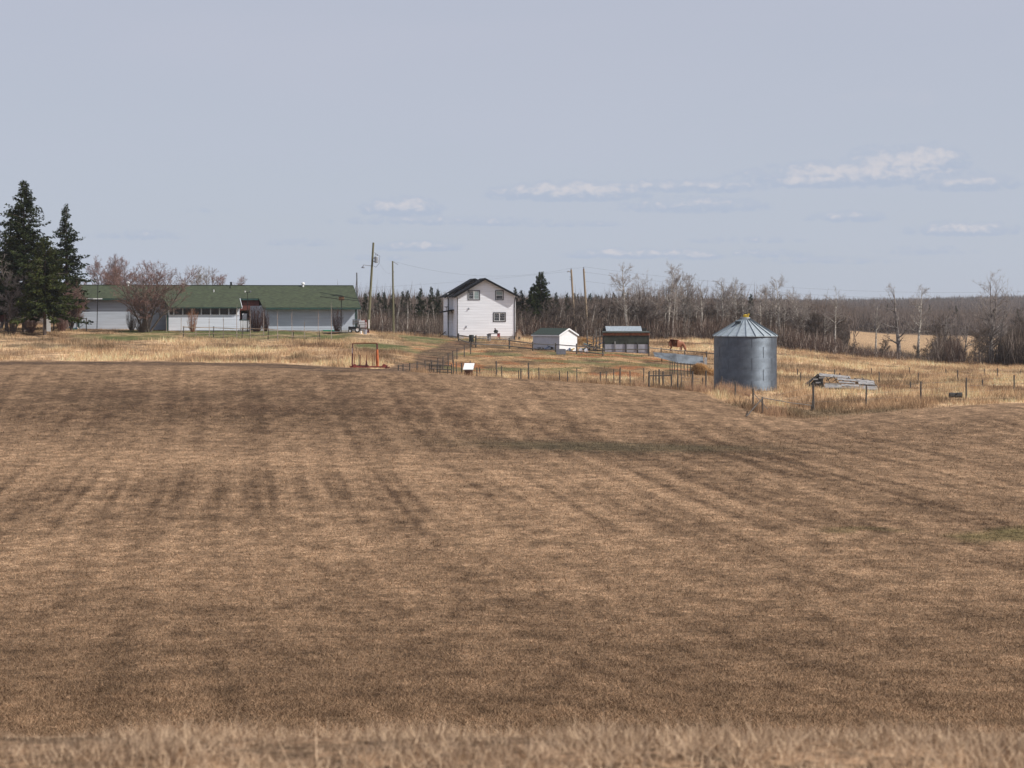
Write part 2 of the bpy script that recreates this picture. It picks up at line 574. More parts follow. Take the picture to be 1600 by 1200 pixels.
def thing(name, loc, label, cat, group=None, rz=0.0):
    o = bpy.data.objects.new(name, None)
    o.empty_display_size = 0.3
    col.objects.link(o)
    o.location = loc
    o.rotation_euler = (0, 0, rz)
    return tag(o, label, cat, group)


def copy_thing(root, loc, rz=0.0, sc=1.0, label=None, group=None):
    r = root.copy()
    col.objects.link(r)
    r.location = loc
    r.rotation_euler = (0, 0, rz)
    r.scale = (sc, sc, sc) if isinstance(sc, (int, float)) else sc
    if label:
        r['label'] = label
    if group:
        r['group'] = group
    elif 'group' in r and not group:
        del r['group']
    for ch in list(root.children):
        c = ch.copy()
        col.objects.link(c)
        c.parent = r
        for g in ch.children:
            d = g.copy()
            col.objects.link(d)
            d.parent = c
    return r


def np_mesh(name, verts, faces, m, colors=None, parent=None, smooth=False):
    """verts (n,3), faces (m,k) arrays -> one object; colors per vertex (n,3)"""
    me = bpy.data.meshes.new(name)
    k = faces.shape[1]
    me.vertices.add(len(verts))
    me.vertices.foreach_set('co', verts.astype(np.float32).ravel())
    me.loops.add(faces.size)
    me.loops.foreach_set('vertex_index', faces.astype(np.int32).ravel())
    me.polygons.add(len(faces))
    me.polygons.foreach_set('loop_start', np.arange(0, faces.size, k, dtype=np.int32))
    me.polygons.foreach_set('loop_total', np.full(len(faces), k, dtype=np.int32))
    if smooth:
        me.polygons.foreach_set('use_smooth', np.ones(len(faces), bool))
    me.update()
    me.validate()
    if colors is not None:
        at = me.color_attributes.new('Col', 'FLOAT_COLOR', 'POINT')
        rgba = np.ones((len(verts), 4), np.float32)
        rgba[:, :3] = colors
        at.data.foreach_set('color', rgba.ravel())
    me.materials.append(m)
    o = bpy.data.objects.new(name, me)
    col.objects.link(o)
    o.parent = parent
    return o


def spikes(P, D, L, R, sides=3):
    """thin pointed stems: P base (n,3), D unit direction, L length, R base radius -> verts, faces"""
    n = len(P)
    ref = np.where(np.abs(D[:, 2:3]) < 0.9, np.array([[0, 0, 1.0]]), np.array([[1.0, 0, 0]]))
    a = np.cross(D, ref); a /= np.linalg.norm(a, axis=1, keepdims=True)
    b = np.cross(D, a)
    vs = []
    for i in range(sides):
        t = 2 * pi * i / sides
        vs.append(P + (a * cos(t) + b * sin(t)) * R[:, None])
    vs.append(P + D * L[:, None])
    V = np.stack(vs, 1).reshape(-1, 3)
    base = np.arange(n)[:, None] * (sides + 1)
    fs = [np.concatenate([base + i, base + (i + 1) % sides, base + sides], 1) for i in range(sides)]
    return V, np.concatenate(fs, 0)


def blades(P, L, W, lean=0.35, r=rng):
    """single-triangle grass blades standing at P"""
    n = len(P)
    th = r.uniform(0, pi, n)
    w = np.stack([np.cos(th), np.sin(th) * 0.6, np.zeros(n)], 1) * (W / 2)[:, None]
    d = np.stack([r.normal(0, lean, n), r.normal(0, lean, n), np.ones(n)], 1)
    V = np.stack([P - w, P + w, P + d * L[:, None]], 1).reshape(-1, 3)
    return V, np.arange(3 * n).reshape(-1, 3)


# ------------------------------------------------------------------ the ground
def build_ground():
    th_in = np.linspace(-0.31, 0.31, 560)
    th_out = np.linspace(0.31, 2 * pi - 0.31, 70)[1:-1]
    th = np.concatenate([th_in, th_out])
    r = np.concatenate([np.linspace(0.6, 9, 14)[:-1], np.linspace(9, 30, 40)[:-1], np.linspace(30, 145, 165)[:-1],
                        np.linspace(145, 330, 235)[:-1], np.geomspace(330, 7800, 90)])
    T, R = np.meshgrid(th, r)
    X = R * np.sin(T); Y = R * np.cos(T)
    Z = H(X, Y)
    nr, nt = T.shape
    c, *_ = land_colour(X, Y)
    V = np.stack([X, Y, Z], -1).reshape(-1, 3)
    V = np.vstack([V, [[0, 0, h1(0, 0.5)]]])
    cc = np.vstack([c.reshape(-1, 3), c[0, 0][None]])
    i = np.arange(nr - 1)[:, None]; j = np.arange(nt)[None, :]
    j2 = (j + 1) % nt
    A = i * nt + j; B = i * nt + j2; Cc = (i + 1) * nt + j2; D = (i + 1) * nt + j
    faces = np.stack([A, D, Cc, B], -1).reshape(-1, 4)
    o = np_mesh('ground', V, faces, GROUND, cc, smooth=True)
    # close the small hole under the camera
    me = o.data
    o['kind'] = 'structure'
    return o


GROUND = attr_mat('dry_grass_soil', 0.95, fine=True)
BLADE = attr_mat('grass_blade', 0.85)
STEM = attr_mat('bare_stem', 0.85)
build_ground()


def grass_object(name, label, V, Fc, cols):
    o = np_mesh(name, V, Fc, BLADE, cols)
    tag(o, label, 'grass', kind='stuff')
    return o


def build_grass():
    # short stubble over the near and middle field
    n = 700000
    u = rng.uniform(-0.285, 0.285, n)
    s = rng.uniform(0, 1, n)
    Y = 1 / (s * (1 / 27.0) + (1 - s) * (1 / 150.0))
    X = u * Y
    c, tall, yard, lawn, track = land_colour(X, Y)
    keep = (tall < 0.3)
    X, Y, c = X[keep], Y[keep], c[keep]
    m = len(X)
    L = rng.uniform(.025, .07, m) * np.interp(Y, [27, 150], [1.0, 2.4])
    W = rng.uniform(.010, .020, m) * np.interp(Y, [27, 60, 150], [.9, 1.3, 2.6])
    P = np.stack([X, Y, H(X, Y) - 0.01], 1)
    V, Fc = blades(P, L, W, 0.9)
    k = rng.uniform(0.40, 1.75, m)[:, None]
    cb = c * k
    pale = rng.uniform(0, 1, m) < 0.10
    cb[pale] = c[pale] * 1.5 + C(.07, .05, .03)
    cb = np.repeat(np.clip(cb, 0.01, .7), 3, 0)
    grass_object('field_grass', 'short dry brown grass covering the mown field', V, Fc, cb)

    # tall dry grass at the photographer's feet, on the brow of the near rise
    n = 60000
    u = rng.uniform(-0.36, 0.36, n)
    Y = rng.uniform(6.5, 11.6, n)
    X = u * Y
    P = np.stack([X, Y, H(X, Y) - 0.01], 1)
    tuft = fbm(X * 2.2, Y * 2.2, 2, 91)
    L = rng.uniform(.018, .068, n) * (0.25 + 1.5 * sst(tuft, .3, .75))
    tl = rng.uniform(0, 1, n) < 0.004
    L[tl] = rng.uniform(.10, .19, int(tl.sum()))
    V, Fc = blades(P, L, rng.uniform(.003, .007, n), 0.75)
    cb = lerp3(C(.22, .145, .095), C(.62, .45, .30), np.clip(rng.uniform(-.2, .8, n) + fbm(X * 3, Y * 3, 2, 92) * .5, 0, 1))
    grass_object('brow_grass', 'tall pale dry grass on the near brow', V, Fc, np.repeat(cb, 3, 0))

    # tall straw-coloured grass round the farmstead and the fence rows
    n = 1000000
    u = rng.uniform(-0.29, 0.29, n)
    Y = 148 + (325 - 148) * rng.uniform(0, 1, n)**1.15
    X = u * Y
    c, tall, yard, lawn, track = land_colour(X, Y)
    bare = sst(fbm(X / 4.5, Y / 4.5, 3, 95), .30, .46)
    keep = rng.uniform(0, 1, n) < np.maximum(tall * (0.22 + .78 * bare), 0.05 * yard)
    X, Y, c, tall, yard = X[keep], Y[keep], c[keep], tall[keep], yard[keep]
    m = len(X)
    cl = fbm(X / 1.6, Y / 1.6, 3, 93)
    hn = 0.10 + 0.75 * np.clip((cl - .38) * 3, 0, 1)
    xp = CX + F * X / Y
    hn *= np.interp(Y, [150, 170, 200, 260], [.8, 1, .9, .8]) * (1 - .5 * sst(Y, 225, 240) * (1 - sst(xp, 560, 600)))
    L = hn * rng.uniform(.55, 1.2, m) * (0.35 + .65 * tall)
    P = np.stack([X, Y, H(X, Y) - 0.02], 1)
    V, Fc = blades(P, L, rng.uniform(.018, .05, m), 0.28)
    k = rng.uniform(.55, 1.55, m)[:, None]
    tip = np.clip(c * k * 1.22 + C(.03, .02, .01) * hn[:, None], 0.01, .72)
    cb = np.repeat(tip, 3, 0)
    grass_object('tall_dry_grass', 'tall straw coloured grass around the fences and farmstead', V, Fc, cb)


build_grass()

# ------------------------------------------------------------------ paints and materials
PAINTP = mat('porch_lit_white_paint', (.66, .70, .77), .55, var=.10, scale=1.6, stretch=(.15, .15, 3))  # farmhouse white made brighter, sunlight on the porch wall put into the colour
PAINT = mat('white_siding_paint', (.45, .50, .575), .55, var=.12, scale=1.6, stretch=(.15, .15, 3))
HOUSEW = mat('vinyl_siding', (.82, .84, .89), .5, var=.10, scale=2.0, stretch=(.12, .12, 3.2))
TRIMW = mat('white_trim', (.76, .77, .79), .5, var=.05, scale=5)
TRIMK = mat('black_trim', (.011, .012, .015), .8, var=.2, scale=4, spec=.15)
TRIMG = mat('dark_green_trim', (.02, .06, .05), .6, var=.3, scale=4)
ROOFG = mat('green_shingle', (.045, .058, .028), .92, var=.62, scale=2.0, stretch=(1, 3.5, 3.5), bump=.01, detail=8)
ROOFG2 = mat('dark_green_shingle', (.028, .044, .034), .9, var=.35, scale=5, stretch=(1, 3, 3))
ROOFK = mat('black_shingle', (.020, .021, .026), .95, var=.3, scale=4, spec=.1)
GLASS = mat('window_glass', (.018, .022, .026), .06, var=.4, scale=1.2, spec=.6)
CURT = mat('window_blind', (.20, .27, .27), .4, var=.15, scale=8)
CONC = mat('concrete', (.42, .42, .42), .9, var=.2, scale=3)
GALV = mat('galvanised_steel', (.155, .182, .218), .55, 1.0, var=.16, scale=1.6)
GALVR = mat('galvanised_roof', (.42, .47, .50), .50, .5, var=.14, scale=2.5)
GALVO = mat('weathered_steel_sheet', (.14, .158, .18), .6, .3, var=.5, scale=1.4)
SEAM = mat('dull_zinc', (.15, .18, .205), .6, .5)
YELLOW = mat('yellow_plastic', (.60, .40, .03), .5, var=.15, scale=6)
POLEW = mat('pole_wood', (.30, .225, .15), .85, var=.3, scale=2, stretch=(6, 6, .5))
POLEG = mat('treated_pole_wood', (.16, .15, .085), .85, var=.3, scale=2, stretch=(6, 6, .5))
POSTW = mat('fence_wood', (.085, .072, .062), .9, var=.4, scale=5, stretch=(3, 3, .6))
RAILW = mat('weathered_rail', (.15, .135, .12), .9, var=.4, scale=4)
RAILP = mat('pale_rail', (.36, .27, .19), .9, var=.3, scale=4)
BOARD = mat('weathered_board', (.29, .28, .28), .85, var=.6, scale=3, stretch=(.6, 5, 5))
BOARDD = mat('dark_board', (.045, .042, .038), .9, var=.5, scale=4)
TARP = mat('tar_paper', (.040, .046, .036), .85, var=.5, scale=1.5)
RUST = mat('rusty_steel', (.22, .075, .035), .8, .2, var=.4, scale=5)
REDP = mat('faded_red_paint', (.25, .05, .036), .55, var=.45, scale=3)
REDD = mat('dark_red_paint', (.10, .02, .02), .6, var=.4, scale=4)
ORANGE = mat('orange_paint', (.58, .15, .045), .6, var=.3, scale=3)
BLACKM = mat('black_metal', (.02, .02, .022), .5, .3, var=.3, scale=4)
RUBBER = mat('rubber', (.018, .018, .018), .85, var=.2, scale=4)
WHITEP = mat('white_plastic', (.78, .78, .78), .45, var=.08, scale=4)
GREYP = mat('grey_plastic', (.17, .18, .21), .6, var=.2, scale=4)
BLUEP = mat('blue_plastic', (.06, .12, .25), .5, var=.2, scale=4)
GREENP = mat('green_plastic', (.02, .22, .14), .6, var=.2, scale=3)
WIRE = mat('wire', (.12, .12, .125), .6, .5)
CABLE = mat('power_cable', (.10, .10, .11), .6, .3)
BRICKP = mat('red_brown_cladding', (.15, .05, .04), .85, var=.3, scale=8)
HAY = mat('old_hay', (.30, .16, .065), .95, var=.5, scale=4, bump=.1)
BARKS = mat('spruce_bark', (.13, .10, .085), .95, var=.4, scale=5, stretch=(2, 2, .4), bump=.02)
BARKA = mat('aspen_bark', (.62, .57, .50), .8, var=.0, scale=2.2, stretch=(1, 1, 2.0), dark=(.13, .115, .10), bump=.01)
BARKP = mat('poplar_bark', (.33, .29, .26), .85, scale=1.6, stretch=(1, 1, 1.6), dark=(.09, .075, .07), bump=.01, var=.3)
BARKD = mat('dark_bark', (.12, .098, .084), .9, var=.35, scale=3)
TWIGA = mat('aspen_twig', (.29, .25, .225), .85, var=.2, scale=.6)
TWIGR = mat('budding_twig', (.225, .135, .115), .85, var=.35, scale=.5)
TWIGD = mat('dark_twig', (.105, .080, .066), .9, var=.35, scale=.5)
TWIGO = mat('orange_bud', (.36, .17, .09), .9, var=.3, scale=1)
NEEDLE = mat('spruce_needles', (.052, .068, .022), .8, var=.55, scale=.9, spec=.2, dark=(.012, .022, .010), detail=3)
NEEDLEY = mat('olive_needles', (.085, .098, .024), .8, var=.5, scale=.9, spec=.2, dark=(.020, .032, .012))


# ------------------------------------------------------------------ siding, windows, roofs
def siding(mb, u0, u1f, z0, z1, pitch=.15, lap=.016, frame=None):
    """lapped boards between u0(z)..u1(z); frame maps (u, out, z) to local space"""
    z = z0
    while z < z1 - 1e-4:
        zt = min(z + pitch, z1)
        a0, b0 = u0(z), u1f(z)
        a1, b1 = u0(zt), u1f(zt)
        if b0 - a0 > .02:
            if b1 - a1 < .02:
                a1 = b1 = (a1 + b1) / 2
            mb.add([frame(a0, lap, z), frame(b0, lap, z), frame(b1, .001, zt), frame(a1, .001, zt)], [(0, 1, 2, 3)])
            mb.add([frame(a0, .001, z), frame(b0, .001, z), frame(b0, lap, z), frame(a0, lap, z)], [(0, 1, 2, 3)])
        z = zt


def wall_frame(ox, oy, ang):
    """u runs along the wall, out is the outward normal (to the right-hand side of u)"""
    c, s = cos(ang), sin(ang)
    return lambda u, out, z: (ox + c * u + s * out, oy + s * u - c * out, z)


def rect_on(mb, fr, u0, u1, z0, z1, o0, o1):
    """a box on a wall between outward distances o0 and o1"""
    vs = [fr(u, o, z) for u in (u0, u1) for o in (o0, o1) for z in (z0, z1)]
    mb.add(vs, [(0, 1, 3, 2), (4, 6, 7, 5), (0, 4, 5, 1), (2, 3, 7, 6), (0, 2, 6, 4), (1, 5, 7, 3)])


def window(fr, parent, u0, u1, z0, z1, split='v', trim=TRIMK, sash=TRIMW, tw=.10, glass=(GLASS, GLASS), n=2, name='window'):
    f = MB()
    for a in ((u0, u1, z1 - tw, z1), (u0, u1, z0, z0 + tw), (u0, u0 + tw, z0 + tw, z1 - tw), (u1 - tw, u1, z0 + tw, z1 - tw)):
        rect_on(f, fr, *a, -.02, .065)
    w = f.obj(name, trim, parent)
    s = MB()
    a0, a1, b0, b1 = u0 + tw, u1 - tw, z0 + tw, z1 - tw
    t = .055
    for a in ((a0, a1, b1 - t, b1), (a0, a1, b0, b0 + t), (a0, a0 + t, b0 + t, b1 - t), (a1 - t, a1, b0 + t, b1 - t)):
        rect_on(s, fr, *a, -.02, .045)
    for k in range(1, n):
        if split == 'v':
            m_ = a0 + (a1 - a0) * k / n
            rect_on(s, fr, m_ - t * .7, m_ + t * .7, b0 + t, b1 - t, -.02, .05)
        else:
            m_ = b0 + (b1 - b0) * k / n
            rect_on(s, fr, a0 + t, a1 - t, m_ - t * .6, m_ + t * .6, -.02, .05)
    s.obj('sash', sash, w)
    for k in range(n):
        p = MB()
        if split == 'v':
            rect_on(p, fr, a0 + t + (a1 - a0) * k / n * .98, a0 + (a1 - a0) * (k + 1) / n - t, b0 + t, b1 - t, .018, .026)
        else:
            rect_on(p, fr, a0 + t, a1 - t, b0 + t + (b1 - b0) * k / n * .98, b0 + (b1 - b0) * (k + 1) / n - t, .018, .026)
        p.obj('pane', glass[k % len(glass)], w)
    return w


def roof_slab(eave_a, eave_b, ridge_b, ridge_a, th=.14):
    m = MB()
    e1 = Vector(eave_b) - Vector(eave_a); e2 = Vector(ridge_a) - Vector(eave_a)
    nn = e1.cross(e2).normalized()
    if nn.z < 0:
        nn = -nn
    m.poly([Vector(p) for p in (eave_a, eave_b, ridge_b, ridge_a)], -nn * th)
    return m


def roof_vent(parent, x, y, z, s=1.0, mm=WHITEP):
    v = MB().lathe([(0.0, 0), (.16 * s, 0), (.16 * s, .38 * s), (.0, .38 * s)], 12, (x, y, z)).obj('roof_vent', mm, parent)
    MB().lathe([(0, .36 * s), (.27 * s, .40 * s), (.30 * s, .56 * s), (.2 * s, .72 * s), (0, .76 * s)], 12, (x, y, z)).obj('cap', mm, v)
    return v


# ------------------------------------------------------------------ the long low farmhouse with the green roof
def build_bungalow():
    K = 255.0
    g = on(400, 253)
    X = lambda xp, Y=253.0: (xp - CX) / F * Y
    base = g.z - .05
    # eye-level heights: pixel row to height above base at a distance
    ZP = lambda yp, Y: CZ - (yp - HY) / F * Y - base
    ox = X(400)
    b = thing('farmhouse', (ox, 0, base), 'long low white farmhouse with green shingled roof and porch windows', 'house')
    PH = radians(11.0)
    b.rotation_euler = (0, 0, PH)
    b.location = (ox, 253.0, base)

    def L(xp, Y=253.0):
        d, u = Y - 253.0, (xp - CX) / F
        return (u * (253.0 + cos(PH) * d) - ox + sin(PH) * d) / (cos(PH) - u * sin(PH))
    yw = 253.0                 # front wall of the right wing
    yl = 256.0                 # recessed front wall of the left wing
    yp = 252.6                 # porch wall
    yr, zr = 260.2, ZP(446, 260.2)
    yb = 267.5
    ye, ze = 251.95, ZP(480.5, 251.95)
    sl = (zr - ze) / (yr - ye)
    pl = lambda y: zr - sl * (yr - y)         # height of the front roof plane
    x0, x1, x2, x3, x4 = L(113, yl), L(262, yl), L(377), L(392), L(407)
    x5 = L(551.5, 260.2) - .35
    xr0, xr1 = L(111, 255.3), L(551.5, 260.2)
    # --- walls
    w = MB()
    fl = wall_frame(0, yl, 0)
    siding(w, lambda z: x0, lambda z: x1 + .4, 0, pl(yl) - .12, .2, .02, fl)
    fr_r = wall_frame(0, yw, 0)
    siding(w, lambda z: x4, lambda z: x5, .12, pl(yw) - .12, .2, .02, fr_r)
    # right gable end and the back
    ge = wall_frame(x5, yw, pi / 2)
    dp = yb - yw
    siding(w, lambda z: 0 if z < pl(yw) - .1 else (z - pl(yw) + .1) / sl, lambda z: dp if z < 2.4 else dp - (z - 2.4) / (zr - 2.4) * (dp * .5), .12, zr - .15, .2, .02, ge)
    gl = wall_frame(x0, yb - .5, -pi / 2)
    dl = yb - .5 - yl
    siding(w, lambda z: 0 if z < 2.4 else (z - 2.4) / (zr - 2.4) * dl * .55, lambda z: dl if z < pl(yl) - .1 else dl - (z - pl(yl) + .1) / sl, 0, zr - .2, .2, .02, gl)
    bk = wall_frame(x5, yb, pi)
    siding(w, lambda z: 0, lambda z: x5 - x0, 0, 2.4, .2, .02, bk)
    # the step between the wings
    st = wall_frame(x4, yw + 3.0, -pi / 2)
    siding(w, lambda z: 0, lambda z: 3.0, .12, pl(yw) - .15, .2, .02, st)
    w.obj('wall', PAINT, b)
    # concrete footing strip
    f = MB()
    rect_on(f, fr_r, x4, x5, -.6, .12, -.3, -.01)
    f.obj('foundation', CONC, b)
    f = MB()
    rect_on(f, fl, x0, x1 + .3, -.6, -.005, -.3, -.01)
    f.obj('foundation', CONC, b)
    # porch: low white wall, posts and a band of windows
    xa, xb = L(263.5, yp), L(374.5, yp)
    fp = wall_frame(0, yp, 0)
    p = MB()
    siding(p, lambda z: xa, lambda z: xb, .10, ZP(492.5, yp), .17, .02, fp)
    rect_on(p, fp, xa, xb, .06, pl(yp) - .16, -.45, -.30)
    po = p.obj('porch_wall', PAINTP, b)
    zt0, zt1 = ZP(492.5, yp), pl(yp) - .13
    s = MB()
    rect_on(s, fp, xa, xb, zt0, zt0 + .07, -.2, .06)
    rect_on(s, fp, xa, xb, zt1 - .06, zt1, -.2, .03)
    s.obj('sill', TRIMW, po)
    xs = [L(v, yp) for v in (263.5, 271.5, 285.5, 300, 314.5, 329, 343, 357.5, 371.5)]
    for k, v in enumerate(xs):
        q = MB()
        wd = .22 if k in (0, 8) else .11
        rect_on(q, fp, v - wd / 2, v + wd / 2, zt0 + .07, zt1 - .06, -.08, .045)
        q.obj('mullion', TRIMW, po)
    for k in range(8):
        q = MB()
        rect_on(q, fp, xs[k] + .09, xs[k + 1] - .09, zt0 + .07, zt1 - .06, -.04, -.02)
        q.obj('pane', GLASS, po)
    # trim boards
    for (fr, u, z1, mm, nm) in ((fl, x0, pl(yl) - .1, TRIMG, 'corner_board'), (fl, L(123, yl), pl(yl) - .1, TRIMG, 'corner_board'),
                                (fr_r, x5 - .1, pl(yw) - .1, TRIMG, 'corner_board'), (fp, xa - .2, pl(yp) - .1, TRIMG, 'corner_board')):
        q = MB()
        rect_on(q, fr, u - .1, u + .1, .05, z1, .0, .05)
        q.obj(nm, mm, b)
    # windows of the left wing
    window(fl, b, L(207, yl), L(220, yl), ZP(483, yl), ZP(469, yl), 'v', TRIMW, TRIMW, .07)
    window(fl, b, L(249, yl), L(261, yl), ZP(484, yl), ZP(469, yl), 'h', TRIMW, TRIMW, .07)
    # entry recess: red brown cladding, door, porch light
    fe = wall_frame(0, yw + 2.6, 0)
    e = MB()
    rect_on(e, fe, xb, x4, .1, ZP(497, 255), -.1, 0)
    rect_on(e, fe, xb, x4, ZP(485, 255), pl(yw + 2.6) - .05, -.1, .0)
    rect_on(e, fe, xb, L(376, 255), ZP(497, 255), ZP(485, 255), -.1, .0)
    e.obj('entry_wall', BRICKP, b)
    d = MB()
    rect_on(d, fe, L(379, 255), L(386, 255), .1, 2.15, .01, .06)
    dd = d.obj('door', TRIMW, b)
    q = MB(); rect_on(q, fe, L(385, 255), L(385.6, 255), 1.0, 1.1, .06, .1); q.obj('handle', BLACKM, dd)
    # angled pale wall between entry and right wing
    q = MB()
    a_ = (L(391, 255.4), 255.4); c_ = (x4, yw)
    an = atan2(c_[1] - a_[1], c_[0] - a_[0]); ln = hypot(c_[0] - a_[0], c_[1] - a_[1])
    fa = wall_frame(a_[0], a_[1], an)
    siding(q, lambda z: 0, lambda z: ln, .1, pl(yw) - .16, .2, .02, fa)
    q.obj('entry_side_wall', PAINT, b)
    # --- roofs: every plane a part
    def slab(nm, xL, xR, yF, yK, xLr=None, xRr=None, mm=ROOFG):
        return roof_slab((xL, yF, pl(yF)), (xR, yF, pl(yF)), (xR if xRr is None else xRr, yK, pl(yK)), (xL if xLr is None else xLr, yK, pl(yK)), .13).obj(nm, mm, b)
    yle = 255.3
    slab('roof', L(111, yle), L(255, yle), yle, yr, xr0, L(262, yr))
    slab('roof', L(255, yle) + .003, L(377, yle), yle + .003, yr, L(262, yr) + .003, L(377, yr))
    slab('roof', L(377, yle) + .003, L(404, yle), yle, yr, L(377, yr) + .003, L(396, yr))
    slab('roof', L(404, yle) + .003, xr1, yle + .003, yr, L(396, yr) + .003, xr1)
    roof_slab((L(264, ye + .1), ye + .1, pl(ye + .1)), (L(377.5, ye), ye + .1, pl(ye + .1)), (L(374.0, yle), yle, pl(yle)), (L(255.5, yle), yle, pl(yle)), .13).obj('porch_roof', ROOFG, b)
    roof_slab((L(411, ye), ye, pl(ye)), (xr1, ye, pl(ye)), (xr1, yle, pl(yle)), (L(404.5, yle), yle, pl(yle)), .13).obj('roof', ROOFG, b)
    bs = MB()
    bs.poly([(xr0, yr + .02, zr), (xr1, yr + .02, zr), (xr1, yb + .8, 2.3), (xr0, yb + .8, 2.3)], (0, 0, -.13))
    bs.obj('back_roof', ROOFG, b)
    # fascia boards and barge boards
    q = MB(); rect_on(q, wall_frame(0, ye - .02, 0), L(411, ye), xr1, pl(ye) - .24, pl(ye) - .02, 0, .03); q.obj('fascia', TRIMG, b)
    q = MB(); rect_on(q, wall_frame(0, ye + .08, 0), L(264, ye), L(377, ye), pl(ye + .1) - .13, pl(ye + .1) - .02, 0, .03); q.obj('fascia', TRIMG, b)
    q = MB(); rect_on(q, wall_frame(0, yle - .02, 0), L(111, yle), L(256, yle), pl(yle) - .22, pl(yle) - .02, 0, .03); q.obj('fascia', TRIMG, b)
    q = MB(); rect_on(q, wall_frame(0, yle - .02, 0), L(374, yle), L(404, yle), pl(yle) - .22, pl(yle) - .02, 0, .03); q.obj('fascia', TRIMG, b)
    q = MB(); rect_on(q, wall_frame(0, yle - .08, 0), L(127, yle), L(160, yle), pl(yle) - .12, pl(yle) - .0, 0, .05); q.obj('gutter', WHITEP, b)
    q = MB(); q.poly([(L(377.6, ye), ye + .07, pl(ye + .1) - .2), (L(378.2, ye), ye + .07, pl(ye + .1) + .03), (L(374.6, yle), yle, pl(yle) + .03), (L(374.0, yle), yle, pl(yle) - .2)], (.05, 0, 0)); q.obj('barge_board', TRIMW, b)
    q = MB(); q.poly([(xr1 + .02, ye, pl(ye) - .22), (xr1 + .02, ye, pl(ye) + .02), (xr1 + .02, yr, zr + .02), (xr1 + .02, yr, zr - .2)], (.04, 0, 0)); q.obj('barge_board', TRIMG, b)
    q = MB(); q.box(((xr0 + xr1) / 2, yr, zr + .02), (xr1 - xr0, .3, .06)); q.obj('ridge_cap', ROOFG2, b)
    for xp, yy in ((200, 447.5), (286, 448), (473.5, 449)):
        yv = yr - (yy - 446) * .14
        roof_vent(b, L(xp, yv), yv, pl(yv) - .05, .8)
    q = MB(); q.lathe([(0, 0), (.13, 0), (.13, .6), (0, .6)], 10, (L(361, 261), 261, zr - .15)); q.obj('chimney', BLACKM, b)
    for xp, yy in ((334, 456.5), (359.5, 450.5)):
        yv = yr - (yy - 446) / (480.5 - 446) * (yr - ye)
        q = MB(); q.lathe([(0, 0), (.06, 0), (.06, .32), (0, .32)], 8, (L(xp, yv), yv, pl(yv) - .03)); q.obj('vent_pipe', WHITEP if xp == 334 else BLACKM, b)
    # deck railing by the entry
    q = MB()
    rx0, rx1 = L(375, 251), L(389, 251)
    rz0 = .1
    for k in range(7):
        xx = rx0 + (rx1 - rx0) * k / 6
        q = MB(); q.box((xx, 251.2, .75), (.13, .06, 1.2)); q.obj('baluster', TRIMW, b)
    q = MB(); q.box(((rx0 + rx1) / 2, 251.2, 1.38), (rx1 - rx0 + .2, .12, .08)); q.obj('handrail', TRIMG, b)
    q = MB(); q.box(((rx0 + rx1) / 2, 252.0, .08), (rx1 - rx0 + .2, 1.7, .16)); q.obj('deck', BOARD, b)
    # green strip of foundation insulation by the right corner
    q = MB(); rect_on(q, fr_r, L(505), L(530), -.12, .10, .02, .06); q.obj('foundation_board', GREENP, b)
    for ch in b.children_recursive:
        ch.data.transform(Matrix.Translation((0, -253.0, 0)))


build_bungalow()


